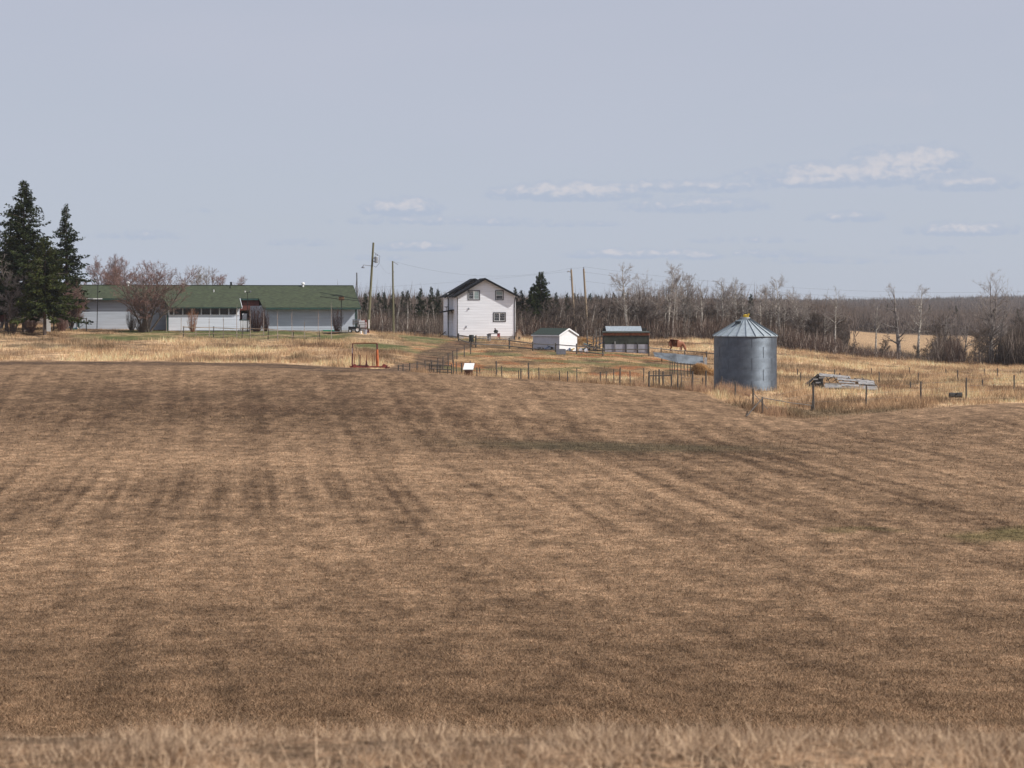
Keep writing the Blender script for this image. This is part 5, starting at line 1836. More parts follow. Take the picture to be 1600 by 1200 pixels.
# ------------------------------------------------------------------ grazing cow
def build_cow():
    Yc = 262.0
    g_ = hit(1058, 549.5, 246, 285)
    t = thing('cow', g_, 'red brown cow with a pale flank patch grazing on the rise', 'cow', rz=radians(-12))
    me = bpy.data.meshes.new('body')
    J = [((-.78, 0, 1.12), .27), ((-.35, 0, 1.06), .36), ((.1, 0, 1.02), .38), ((.5, 0, 1.06), .31), ((.72, 0, 1.02), .22), ((.90, -.03, .74), .18), ((1.0, -.05, .48), .15), ((1.07, -.05, .28), .13), ((1.12, -.05, .10), .09),   # 0-8
         ((-.80, .16, .80), .17), ((-.70, .17, .52), .10), ((-.90, .17, .44), .07), ((-.86, .17, .08), .055), ((-.82, .17, .02), .065),    # 9-13 far hind
         ((-.80, -.16, .80), .17), ((-.62, -.17, .56), .10), ((-.80, -.17, .42), .07), ((-.74, -.17, .08), .055), ((-.70, -.17, .02), .065),  # 14-18
         ((.52, .15, .76), .13), ((.56, .16, .44), .075), ((.50, .16, .08), .052), ((.53, .16, .02), .062),     # 19-22
         ((.50, -.15, .76), .13), ((.42, -.16, .44), .075), ((.40, -.16, .08), .052), ((.43, -.16, .02), .062),  # 23-26
         ((-1.02, 0, 1.16), .05), ((-1.10, 0, .8), .03), ((-1.10, 0, .46), .045)]
    E = [(0, 1), (1, 2), (2, 3), (3, 4), (4, 5), (5, 6), (6, 7), (7, 8), (0, 9), (9, 10), (10, 11), (11, 12), (12, 13), (0, 14), (14, 15), (15, 16), (16, 17), (17, 18),
         (3, 19), (19, 20), (20, 21), (21, 22), (3, 23), (23, 24), (24, 25), (25, 26), (0, 27), (27, 28), (28, 29)]
    me.from_pydata([j[0] for j in J], E, [])
    o = bpy.data.objects.new('body', me)
    col.objects.link(o)
    o.parent = t
    sk = o.modifiers.new('skin', 'SKIN')
    for i, j in enumerate(J):
        me.skin_vertices[0].data[i].radius = (j[1] * (1.5 if i < 4 else 1.15), j[1] * (1.3 if i < 4 else 1.15))
    me.skin_vertices[0].data[1].use_root = True
    o.modifiers.new('sub', 'SUBSURF').levels = 2
    o.modifiers['sub'].render_levels = 2
    m = bpy.data.materials.new('cow_hide'); m.use_nodes = True
    nt = NT(m.node_tree); b = nt.n['Principled BSDF']; b.inputs['Roughness'].default_value = .7
    tc = nt.node('ShaderNodeTexCoord')
    n_ = nt.noise(tc.outputs['Object'], 1.7, 2, .4)
    c_ = nt.mix(nt.ramp(n_, .60, .64), (.26, .095, .045), (.62, .52, .42))
    n2_ = nt.noise(tc.outputs['Object'], 1.1, 2, .4)
    c_ = nt.mix(nt.ramp(n2_, .22, .30), (.045, .018, .012), c_)
    nt.l.new(c_, b.inputs['Base Color'])
    me.materials.append(m)
    for sy in (-1, 1):
        MB().poly([(.96, -.05 + sy * .12, .58), (.90, -.05 + sy * .30, .62), (.98, -.05 + sy * .27, .52)], (.03, 0, .01)).obj('ear', m, t)
        MB().tube((.98, -.05 + sy * .08, .58), (.93, -.05 + sy * .13, .70), .022, .008, 6).obj('horn', BOARD, t)
        MB().lathe([(0, -.02), (.02, 0), (0, .02)], 6, (1.07, -.05 + sy * .13, .38)).obj('eye', BLACKM, t)


build_cow()


# ------------------------------------------------------------------ trees
def wig(p, d, L, n, rr, bend=.12, up=.0):
    pts = [Vector(p)]
    d = Vector(d).normalized()
    for i in range(n):
        d = (d + Vector((rr.gauss(0, bend), rr.gauss(0, bend), rr.gauss(0, bend * .6) + up))).normalized()
        pts.append(pts[-1] + d * (L / n))
    return pts


def cone(mb, p, q, r, n=3):
    p, q = Vector(p), Vector(q)
    d = (q - p)
    if d.length < 1e-4:
        return
    d.normalize()
    a = d.cross(Vector((0, 0, 1)) if abs(d.z) < .9 else Vector((1, 0, 0))).normalized()
    b = d.cross(a)
    k = len(mb.v)
    for i in range(n):
        t = 2 * pi * i / n
        v = p + a * (r * cos(t)) + b * (r * sin(t))
        mb.v.append((v.x, v.y, v.z))
    mb.v.append((q.x, q.y, q.z))
    for i in range(n):
        mb.f.append((k + i, k + (i + 1) % n, k + n))


def bare_tree(seed, h=10, r=.16, stems=1, first=.35, spread=.8, dens=1.0, droop=.05, twig=.5, splay=.15, crown_w=1.0, tr=.011):
    """returns (trunk, limbs, twigs) builders for a leafless tree"""
    rr = random.Random(seed)
    T, Lm, Tw = MB(), MB(), MB()

    def twigs(p, d, L, n):
        for i in range(n):
            dd = (Vector(d) + Vector((rr.gauss(0, .6), rr.gauss(0, .6), rr.gauss(.15, .5)))).normalized()
            l = L * rr.uniform(.4, 1.1)
            q = Vector(p) + dd * l
            cone(Tw, p, q, tr)
            for _ in range(2):
                f = rr.uniform(.25, .8)
                m_ = Vector(p).lerp(q, f)
                d3 = (dd + Vector((rr.gauss(0, .6), rr.gauss(0, .6), rr.gauss(.1, .5)))).normalized()
                cone(Tw, m_, m_ + d3 * l * rr.uniform(.3, .6), tr * .75)

    def branch(p, d, L, rad, lev):
        n = 4
        pts = wig(p, d, L, n, rr, .16, .07 - droop)
        rs = [rad * (1 - .2 * i) for i in range(n + 1)]
        (Lm).path(pts, rs, 4 if lev == 0 else 3)
        for i in range(1, n + 1):
            k = (2 if lev == 0 else 1)
            dirn = (pts[i] - pts[i - 1]).normalized()
            if lev == 0:
                for _ in range(max(1, int(k * dens))):
                    sd = (dirn + Vector((rr.gauss(0, .55), rr.gauss(0, .55), rr.gauss(.15, .35)))).normalized()
                    branch(pts[i], sd, L * rr.uniform(.35, .6), rs[i] * .6, 1)
            twigs(pts[i], dirn, twig * (.9 if lev else 1.1), int(2 * dens + (i == n) * 3))
        return pts

    for s in range(stems):
        if stems == 1:
            d0 = Vector((rr.gauss(0, .03), rr.gauss(0, .03), 1))
        else:
            a = 2 * pi * s / stems + rr.uniform(-.4, .4)
            d0 = Vector((cos(a) * splay * rr.uniform(.5, 1.3), sin(a) * splay * .8, 1))
        hh = h * rr.uniform(.82, 1.0) if stems > 1 else h
        n = 9
        rs_ = r * (1 if stems == 1 else .62)
        pts = wig((rr.uniform(-.1, .1) * stems * .4, rr.uniform(-.1, .1) * stems * .4, -.3), d0, hh, n, rr, .035 + .05 * (stems > 1), .03)
        rads = [max(rs_ * (1 - (i / n))**.8, .012) + .004 for i in range(n + 1)]
        T.path(pts, rads, 7)
        for i in range(1, n + 1):
            f = i / n
            if f < first:
                if rr.random() < .35:
                    dd = Vector((rr.gauss(0, 1), rr.gauss(0, 1), .1)).normalized()
                    Lm.path(wig(pts[i], dd, .8, 2, rr), [.02, .012, .006], 3)
                continue
            nb = int(round(rr.uniform(2.0, 3.6) * dens))
            for b in range(nb):
                a = rr.uniform(0, 2 * pi)
                el = .35 + .75 * f
                dd = Vector((cos(a), sin(a), el * rr.uniform(.8, 1.3))).normalized()
                prof = (1 - ((f - .55) / .62)**2)
                L = h * .30 * spread * max(prof, .25) * rr.uniform(.6, 1.15) * crown_w
                q0 = pts[i].lerp(pts[i - 1], rr.random())
                branch(q0, dd, L, rads[i] * .5 + .006, 0 if L > 1.1 else 1)
    return T, Lm, Tw


def tree_proto(name, args, bark, tw, label, cat='tree', loc=(0, 0, 0), limbm=None, group=None):
    T, Lm, Tw = bare_tree(**args)
    t = thing(name, loc, label, cat, group)
    T.obj('trunk', bark, t)
    Lm.obj('branches', limbm or bark, t)
    Tw.obj('twigs', tw, t)
    return t


protos = {}
used = set()


def plant(kind, spec, loc, rz, sc, label, group=None):
    """first use moves the prototype, later uses copy it"""
    key = kind
    p = protos[key]
    if key not in used:
        used.add(key)
        p.location = loc; p.rotation_euler = (0, 0, rz)
        p.scale = (sc, sc, sc) if isinstance(sc, (int, float)) else sc
        p['label'] = label
        if group:
            p['group'] = group
        elif 'group' in p:
            del p['group']
        return p
    return copy_thing(p, loc, rz, sc, label, group)


for k in range(5):
    protos['aspen%d' % k] = tree_proto('aspen_tree', dict(seed=20 + k, h=10, r=.19, first=.42 + .05 * (k % 3), spread=.66, dens=1.1, twig=.6, tr=.011, stems=1 if k != 3 else 2, splay=.06), BARKA, TWIGA, 'x')
for k in range(3):
    protos['poplar%d' % k] = tree_proto('poplar_tree', dict(seed=40 + k, h=10, r=.34, first=.25, spread=.80, dens=.9, twig=.6, tr=.010, stems=(1, 2, 2)[k], splay=.08), BARKP, TWIGA, 'x')
for k in range(4):
    protos['birch%d' % k] = tree_proto('birch_tree', dict(seed=60 + k, h=7, r=.11, first=.35, spread=.42, dens=.9, twig=.5, tr=.012), BARKA, mat('brown_twig', (.165, .13, .108), .85, var=.25, scale=.5), 'x', limbm=BARKD)
for k in range(4):
    protos['dark%d' % k] = tree_proto('bare_tree', dict(seed=80 + k, h=7, r=.10, first=.18, spread=.62, dens=1.2, twig=.6, tr=.014), BARKD, TWIGD, 'x', limbm=BARKD)

aspens = [(978, 410, 524, 298, 'tallest leaning aspen at the left of the aspen row', 0), (1000, 418, 526, 300, 'broad-crowned aspen behind the shelter, second of the row', 'poplar1'),
          (1042, 417, 528, 300, 'white barked aspen above the grazing cow, left one', 1), (1058, 424, 528, 302, 'white barked aspen above the grazing cow, middle one', 2), (1068, 420, 529, 304, 'white barked aspen above the grazing cow, right one', 3),
          (1096, 442, 529, 302, 'small aspen left of the bin above the pasture', 4), (1131, 434, 530, 306, 'full crowned aspen above the left bin roof', 0), (1150, 438, 532, 304, 'slim aspen leaning above the bin roof', 4),
          (1199, 443, 535, 306, 'thin white aspen just right of the bin cap', 2), (1219, 437, 537, 300, 'tall aspen right of the bin roof', 1), (1247, 450, 541, 298, 'aspen with a broken crown right of the bin', 3),
          (1305, 452, 546, 296, 'lone thin aspen at the dip of the skyline', 4), (1288, 487, 545, 298, 'small aspen left of the skyline dip', 2),
          (1368, 472, 560, 302, 'small slender aspen left of the two field aspens', 1), (1404, 446, 561, 300, 'forked white aspen left of the field pair', 'poplar0'), (1434, 445, 563, 298, 'tall slim aspen right of the field pair', 0),
          (1546, 421, 571, 290, 'large wide forked poplar near the right edge', 'poplar2'), (1554, 440, 571, 291, 'second stem poplar joined to the large one', 'poplar1'), (1474, 484, 568, 296, 'short thick bare poplar in the dark brush clump', 'poplar0'), (1502, 488, 570, 294, 'low bare poplar between the brush clump and large poplar', 'poplar1')]
for i, (x, yt, yb, Y, lb, k) in enumerate(aspens):
    g_ = on(x, Y)
    hgt = (CZ - (yt - HY) / F * Y) - g_.z
    key = k if isinstance(k, str) else 'aspen%d' % k
    sc = hgt / 9.9
    if x == 1546:
        sc = (sc * .95, sc * .95, sc)
    if x == 1554:
        sc = (sc * .8, sc * .8, sc)
    plant(key, None, g_ - Vector((0, 0, .1)), (i * 2.399) % 6.28, sc, lb)

# the wood behind the farmstead: countable bare trees in two stretches
wood_l, wood_m, wood_r = 'bare trees of the wood left of the white house', 'bare trees of the wood behind the sheds', 'bare trees of the wood on the right'

SEG = [(583, 'between the green roof and the leaning pole'), (614, 'between the leaning pole and the plain pole'), (640, 'just right of the plain pole'), (668, 'midway between the plain pole and white house'), (700, 'close to the left wall of the white house'),
       (832, 'right of the white house before the large spruce'), (870, 'behind the small shed and large spruce'), (893, 'left of the brown pole pair'), (920, 'by the brown pole pair'), (945, 'left of the livestock shelter'), (980, 'behind the left half of the shelter'), (1015, 'behind the right half of the shelter'),
       (1045, 'left of the grazing cow'), (1075, 'behind the grazing cow'), (1115, 'between the cow and grain bin'), (1165, 'behind the left half of the bin'), (1215, 'behind the right half of the bin'), (1250, 'just right of the grain bin'), (1285, 'on the slope right of the bin'), (1330, 'at the left end of the far field'),
       (1400, 'left of the two field aspens'), (1455, 'near the two field aspens'), (1505, 'in the dark brush clump'), (1550, 'left of the large forked poplar'), (1700, 'right of the large forked poplar')]


def seg(x):
    for e, s in SEG:
        if x < e:
            return s
    return SEG[-1][1]


cnt = 0
rr = random.Random(77)
for i in range(235):
    f = i / 235
    x = 562 + f * 760 + rr.uniform(-4, 4)
    if 699 < x < 806:
        continue
    Y = rr.uniform(294, 335)
    g_ = on(x, Y)
    topy = np.interp(x, [560, 620, 700, 810, 880, 1000, 1100, 1200, 1260, 1320], [472, 465, 458, 466, 470, 472, 476, 478, 482, 490]) + rr.uniform(-10, 20)
    hgt = max((CZ - (topy - HY) / F * Y) - g_.z, 2.5)
    if x < 705:
        key = rr.choice(['birch0', 'birch1', 'birch2', 'birch3', 'birch0', 'birch2', 'dark1', 'dark2'])
        gp, lb = wood_l, ('slender' if 'birch' in key else 'bushy') + ' bare tree ' + seg(x)
    elif x < 1000:
        key = rr.choice(['dark0', 'dark1', 'dark2', 'dark3', 'birch1', 'birch3'])
        gp, lb = wood_m, ('slender' if 'birch' in key else 'bushy') + ' bare tree ' + seg(x)
    else:
        key = rr.choice(['dark0', 'dark1', 'dark2', 'dark3', 'birch1', 'dark0'])
        gp, lb = wood_r, ('slender' if 'birch' in key else 'bushy') + ' bare tree ' + seg(x)
    plant(key, None, g_ - Vector((0, 0, .1)), rr.uniform(0, 6.28), (hgt / 7.0 * rr.uniform(.95, 1.35),) * 2 + (hgt / 7.0,), lb, gp)
for i in range(22):
    x = 985 + i * 13.5 + rr.uniform(-6, 6)
    Y = rr.uniform(296, 318)
    g_ = on(x, Y)
    hgt = (CZ - (rr.uniform(440, 468) + max(0, x - 1150) * .06 - HY) / F * Y) - g_.z
    plant('aspen%d' % rr.randrange(5), None, g_, rr.uniform(0, 6.28), (hgt / 9.9 * .85,) * 2 + (hgt / 9.9,), 'pale aspen ' + seg(x), 'pale aspens standing above the brown wood')
wood_e = 'small bare trees along the hedge on the right'
for i in range(24):
    x = rr.choice([rr.uniform(1320, 1600), rr.uniform(1480, 1600), rr.uniform(1560, 1640)])
    Y = rr.uniform(283, 300)
    g_ = on(x, Y)
    hgt = np.interp(x, [1320, 1450, 1470, 1500, 1560, 1600], [3.0, 3.5, 7, 5, 7, 8]) * rr.uniform(.7, 1.1)
    plant(rr.choice(['dark0', 'dark1', 'dark2', 'dark3']), None, g_, rr.uniform(0, 6.28), (hgt / 7.0 * 1.35,) * 2 + (hgt / 7.0,), 'small dark hedge tree ' + seg(x), wood_e)


# ------------------------------------------------------------------ spruces
def spruce(seed, h, rb, dens=1.0, skirt=.12, nclump=12, irr=.22, taper=.9, sag=.25, leaf=.34):
    rr = random.Random(seed)
    nr_ = np.random.default_rng(seed)
    T = MB()
    T.path([(0, 0, -.4), (0, 0, h * .5), (rr.uniform(-.1, .1), 0, h * .97)], [h * .014 + .06, h * .009 + .03, .02], 8)
    BR = MB()
    P, D = [], []
    z = h * skirt
    nwh = int(h * 3.1 * dens) + 6
    for w in range(nwh):
        f = w / nwh
        zc = h * (skirt + (1 - skirt) * (f**.92)) - .0
        rw = rb * ((1 - f)**taper) * (1 + irr * rr.uniform(-1, 1)) + .10
        nb = max(4, int((6 + 5 * (1 - f)) * dens))
        for b in range(nb):
            a = rr.uniform(0, 2 * pi)
            L = rw * rr.uniform(.62, 1.15)
            if rr.random() < .08:
                L *= 1.22
            dz0 = .25 * f - .15
            prev = Vector((0, 0, zc))
            n = max(2, int(L * nclump / 6) + 2)
            p = Vector((0, 0, zc))
            end = None
            for k in range(1, n + 1):
                t = k / n
                hgt = zc + L * (dz0 * t - sag * t * t + sag * .75 * t**4 * 1.0 + .35 * f * t)
                q = Vector((cos(a) * L * t, sin(a) * L * t, hgt))
                if t > .18:
                    m_ = int(3 + 5 * dens)
                    for _ in range(m_):
                        sg_ = .32 * leaf * (.3 + .7 * (1 - f))
                        off = Vector((rr.gauss(0, sg_), rr.gauss(0, sg_), rr.gauss(-.05, .10)))
                        P.append(q + off)
                        side = Vector((-sin(a), cos(a), 0)) * rr.uniform(-1, 1)
                        D.append((Vector((cos(a), sin(a), -.1)) * rr.uniform(.2, 1) + side + Vector((0, 0, rr.uniform(-.55, .25)))).normalized())
                prev = q
            cone(BR, (0, 0, zc), prev, .02 + .012 * L)
    n = len(P)
    P = np.array([tuple(p) for p in P]); D = np.array([tuple(d) for d in D])
    L = nr_.uniform(.55, 1.3, n) * leaf * (.38 + .62 * np.clip(1.15 * (1 - P[:, 2] / h), 0, 1)**.6)
    # each spray: a crossed pair of tapering blades
    up = nr_.normal(0, 1, (n, 3))
    s1 = np.cross(D, up); s1 /= np.linalg.norm(s1, axis=1, keepdims=True) + 1e-6
    s2 = np.cross(D, s1)
    W = (L * nr_.uniform(.18, .30, n))[:, None]
    V = []
    for s in (s1, s2):
        V += [P - s * W, P + s * W, P + D * L[:, None]]
    V = np.stack(V, 1).reshape(-1, 3)
    Fc = np.arange(len(V)).reshape(-1, 3)
    return T, BR, V, Fc


def spruce_proto(args, label, mm=NEEDLE, loc=(0, 0, 0), group=None):
    T, BR, V, Fc = spruce(**args)
    t = thing('spruce_tree', loc, label, 'spruce', group)
    T.obj('trunk', BARKS, t)
    BR.obj('branches', BARKS, t)
    np_mesh('needles', V, Fc, mm, None, t)
    return t


def hero_spruce(x, yt, yb, Y, rbpx, seed, label, mm=NEEDLE, **kw):
    g_ = on(x, Y)
    hgt = (CZ - (yt - HY) / F * Y) - g_.z
    a = dict(seed=seed, h=hgt, rb=rbpx * Y / F, dens=1.0, skirt=.10, nclump=13, irr=.25)
    a.update(kw)
    return spruce_proto(a, label, mm, g_)


hero_spruce(38, 281, 512, 240, 66, 1, 'tallest dark spruce at the left edge', skirt=.17, taper=.92, irr=.38, dens=1.0, leaf=.42)
hero_spruce(70, 372, 512, 234, 40, 2, 'shorter bushy green spruce in front of the tall pair', NEEDLEY, skirt=.25, taper=.62, irr=.40, sag=.40, dens=1.0, leaf=.42)
hero_spruce(104, 318, 512, 250, 34, 3, 'tall narrow spruce against the sky left of the farmhouse', skirt=.18, taper=.80, irr=.42, dens=.80, leaf=.40)
hero_spruce(10, 345, 512, 244, 34, 4, 'shaded spruce at the extreme left edge', skirt=.2, taper=.8, irr=.4, dens=.7, leaf=.40)
hero_spruce(845, 424, 521, 308, 27, 6, 'large dark spruce behind the small shed', skirt=.04, taper=.8, irr=.28, dens=1.0, leaf=.42)
hero_spruce(832, 447, 521, 307, 15, 7, 'smaller spruce touching the left of the large dark one', skirt=.04, taper=.8, irr=.2, leaf=.40)
for k in range(3):
    protos['spruce%d' % k] = spruce_proto(dict(seed=30 + k, h=9, rb=(1.7, 2.1, 1.5)[k], dens=.8, skirt=.06, nclump=10, irr=.25, taper=1.0), 'x', mat('far_needles', (.030, .044, .022), .85, var=.5, scale=.6, spec=.15))
mids = [(805, 448, 309, 'thin spruce top left of the pair right of the house'), (815, 452, 309, 'thin spruce top right of the pair right of the house'),
        (869, 456, 312, 'narrow spruce right of the large dark one'), (886, 457, 316, 'narrow dark spruce left of the brown poles'),
        (657, 449, 312, 'dark spruce left of the dense pair beside the house'), (674, 447, 314, 'dense dark spruce nearest the house roof'), (684, 451, 316, 'dark spruce touching the white house outline'),
        (592, 456, 330, 'left spruce top between the two utility poles'), (600, 455, 332, 'right spruce top between the two utility poles'), (571, 457, 330, 'spruce top peeping left of the leaning pole'),
        (613, 458, 330, 'spruce top behind the plain pole'), (629, 454, 330, 'left spruce top right of the plain pole'), (637, 453, 332, 'right spruce top right of the plain pole'),
        (1158, 457, 320, 'left one of two spruces above the bin roof'), (1173, 458, 322, 'right one of two spruces above the bin roof')]
for i, (x, yt, Y, lb) in enumerate(mids):
    g_ = on(x, Y)
    hgt = (CZ - (yt - HY) / F * Y) - g_.z
    plant('spruce%d' % (i % 3), None, g_, i * 1.3, (hgt / 9 * .95,) * 2 + (hgt / 9,), lb)
for i in range(46):
    x = 895 + i * 4.1 + rr.uniform(-2, 2) if i < 34 else rr.choice([1240, 1560, 1575, 1590, 1570, 1515, 1490, 1240, 1385, 1452, 1555, 1598]) + rr.uniform(-9, 9)
    Y = rr.uniform(420, 520) if i < 34 else rr.uniform(680, 900)
    g_ = on(x, Y)
    yt = (rr.uniform(455, 468) if i < 34 else rr.uniform(478, 490)) if x < 1100 else rr.uniform(474, 492)
    hgt = max((CZ - (yt - HY) / F * Y) - g_.z, 3)
    plant('spruce%d' % (i % 3), None, g_, i * 1.3, (hgt / 9 * .75,) * 2 + (hgt / 9,), 'tiny dark spruce far back, ' + seg(x), 'distant spruces over the wood')

# garden trees and shrubs of the farmhouse
g_ = on(229, 246)
tree_proto('lilac_tree', dict(seed=5, h=(518 - 400) * 246 / F, r=.22, stems=7, first=.28, spread=.85, dens=1.0, twig=.5, splay=.50, tr=.011), BARKD, TWIGR, 'wide many-stemmed bare tree on the lawn before the left wing', 'tree', g_)
for (x, yt, yb, Y, seed, lb, st, w_) in ((163, 398, 512, 272, 101, 'hazy budding tree behind the left wing, next to the spruces', 3, 1.0), (188, 402, 512, 276, 102, 'reddish budding tree behind the left wing roof', 3, 1.2), (250, 418, 512, 274, 103, 'low budding tree behind the left vents of the roof', 2, .65),
                                        (315, 412, 512, 275, 104, 'grey branched tree behind the roof, left of the pair', 2, 1.0), (346, 414, 512, 276, 105, 'reddish rounded tree behind the roof, right of the pair', 3, .95),
                                        (131, 426, 512, 268, 106, 'greyish bare tree between the narrow spruce and the house', 3, 1.0), (2, 362, 512, 252, 107, 'grey bare tree behind the spruces at the left edge', 2, .9), (22, 395, 512, 236, 108, 'bare grey brown tree in front of the tallest spruce', 2, .7), (112, 440, 512, 246, 109, 'brown bare tree between the spruces and left gable', 4, 1.1)):
    g_ = on(x, Y)
    hgt = (CZ - (yt - HY) / F * Y) - g_.z
    tree_proto('budding_tree', dict(seed=seed, h=hgt, r=.15, stems=st + 1, first=.25, spread=.64 * w_, dens=1.2, twig=.5, splay=.30, tr=.012), BARKD if seed not in (104, 107) else BARKP, TWIGR if seed not in (104, 107, 108) else TWIGA, lb, 'tree', g_)


def shrub(xp, yt, yb, Y, wpx, seed, n, mm, label, name='bare_shrub', tw=.010):
    g_ = on(xp, Y)
    hgt = (CZ - (yt - HY) / F * Y) - g_.z
    rr2 = random.Random(seed)
    t = thing(name, g_, label, 'shrub')
    S, W2 = MB(), MB()
    wd = wpx * Y / F / 2
    for k in range(n):
        a = rr2.uniform(0, 2 * pi); q = rr2.random()**.6
        tip = Vector((cos(a) * wd * q, sin(a) * wd * q, hgt * rr2.uniform(.4, 1.0) * (1 - .35 * q * rr2.random())))
        b0 = Vector((cos(a) * wd * q * .25, sin(a) * wd * q * .25, -.1))
        m1 = b0.lerp(tip, .45) + Vector((cos(a) * wd * .12, sin(a) * wd * .12, .05))
        S.path([b0, m1, tip], [.022, .015, .006], 3)
        for _ in range(7):
            f = rr2.uniform(.25, 1)
            p = m1.lerp(tip, f) if f > .45 else b0.lerp(m1, f * 2)
            dd = Vector((rr2.gauss(0, .45), rr2.gauss(0, .45), 1)).normalized()
            cone(W2, p, p + dd * rr2.uniform(.25, .7), tw)
    S.obj('stems', mm, t)
    W2.obj('twigs', mm, t)
    return t


REDTWIG = mat('red_brown_twig', (.085, .042, .036), .85, var=.35, scale=1)
shrub(401, 472, 517, 249, 34, 1, 110, REDTWIG, 'dense upright red brown shrub right of the farmhouse entry')
shrub(415, 485, 515, 250.5, 14, 2, 60, REDTWIG, 'small red brown shrub leaning on the right wing wall')
shrub(527, 476, 518, 249.5, 20, 3, 60, REDTWIG, 'upright brown shrub beside the mast before the right wing')
shrub(301, 480, 513, 248, 20, 4, 50, TWIGO, 'small orange budded shrub before the porch')
shrub(206, 480, 511, 249, 22, 5, 60, TWIGD, 'small dark shrub left of the wide lawn tree')
shrub(222, 478, 518, 245, 30, 6, 90, TWIGD, 'thin bare suckers round the foot of the lawn tree')
shrub(96, 480, 512, 244, 26, 7, 90, TWIGR, 'brown bare bush between the spruces and gate rail')
shrub(48, 484, 512, 238, 26, 8, 90, TWIGR, 'brown bare bush under the tallest spruce')
shrub(18, 470, 514, 233, 26, 9, 90, TWIGD, 'grey brown bush at the left edge under the spruces')
# row of staked saplings by the garden fence
sap = [(260, 484, 519), (283, 490, 521), (306, 492, 525), (327, 490, 527), (349, 489, 530), (370, 470, 531), (391, 474, 530), (412, 478, 527), (434, 479, 535), (456.5, 477, 533), (476, 495, 530), (497, 478, 536), (518, 466, 535)]
for i, (x, yt, yb) in enumerate(sap):
    g_ = hit(x, yb - 1, 234, 252)
    hgt = (CZ - (yt - HY) / F * g_.y) - g_.z
    ORD = ['first', 'second', 'third', 'fourth', 'fifth', 'sixth', 'seventh', 'eighth', 'ninth', 'tenth', 'eleventh', 'twelfth', 'last']
    lb = ORD[i] + ' slender bare sapling from the left along the garden fence'
    t = thing('sapling', g_, lb, 'sapling', 'row of saplings before the farmhouse')
    q = MB().path(wig((0, 0, -.1), (rr.gauss(0, .01), 0, 1), hgt * .8, 3, rr, .012), [.045, .038, .03, .018], 6)
    q.obj('stem', mat('pale_sapling_bark', (.36, .29, .25), .8, var=.25, scale=3), t)
    w2 = MB()
    for k in range(9):
        z_ = hgt * rr.uniform(.5, .8)
        cone(w2, (0, 0, z_), (rr.uniform(-.12, .12), rr.uniform(-.12, .12), z_ + hgt * .2), .009)
    w2.obj('twigs', TWIGA, t)


# ------------------------------------------------------------------ brush and far woods nobody could count
def brush():
    n = 150000
    x = rng.uniform(548, 1640, n)
    Y = rng.uniform(288, 345, n)
    cl = fbm(x / 22, Y / 5.0, 3, 201)
    dens = np.interp(x, [548, 690, 700, 805, 815, 1240, 1300, 1320, 1450, 1462, 1495, 1510, 1555, 1570, 1640], [1, 1, .3, .3, 1, 1, .8, .30, .18, .55, .55, .18, .25, 1, 1])
    hm = np.interp(x, [548, 700, 820, 1000, 1240, 1300, 1330, 1450, 1465, 1495, 1512, 1550, 1572, 1640], [3.0, 3.2, 3.4, 3.2, 3.4, 3.0, 1.7, 1.4, 4.2, 4.2, 2.2, 2.6, 5.0, 6.0])
    yc = np.interp(x, [548, 1250, 1330, 1640], [345, 345, 306, 303])
    y0 = np.interp(x, [548, 1130, 1250, 1330, 1640], [293, 293, 287, 287, 282])
    Y = y0 + (Y - 288) / 57 * (yc - y0)
    keep = (rng.uniform(0, 1, n) < dens * np.clip((cl - .22) * 3.2, .1, 1))
    x, Y, cl, hm = x[keep], Y[keep], cl[keep], hm[keep]
    m = len(x)
    X = (x - CX) / F * Y
    P = np.stack([X, Y, H(X, Y) - .1], 1)
    lift = (rng.uniform(0, 1, m)**1.4) * .6 * hm
    P[:, 2] += lift
    D = np.stack([rng.normal(0, .22, m), rng.normal(0, .22, m), np.ones(m)], 1)
    D /= np.linalg.norm(D, axis=1, keepdims=True)
    L = hm * rng.uniform(.22, .75, m) * (.5 + cl)
    V, Fc = spikes(P, D, L, rng.uniform(.010, .030, m))
    c = lerp3(C(.030, .022, .018), C(.125, .093, .074), rng.uniform(0, 1, m))
    red = (fbm(x / 60, Y / 9, 2, 207) > .52)[:, None]
    c = np.where(red, c * C(1.0, .90, .90), c)
    pale = rng.uniform(0, 1, m) < .11
    c[pale] = C(.34, .28, .24)
    o = np_mesh('brush_thicket', V, Fc, STEM, np.repeat(c, 4, 0))
    tag(o, 'dense brown leafless brush along the edge of the wood', 'brush', kind='stuff')


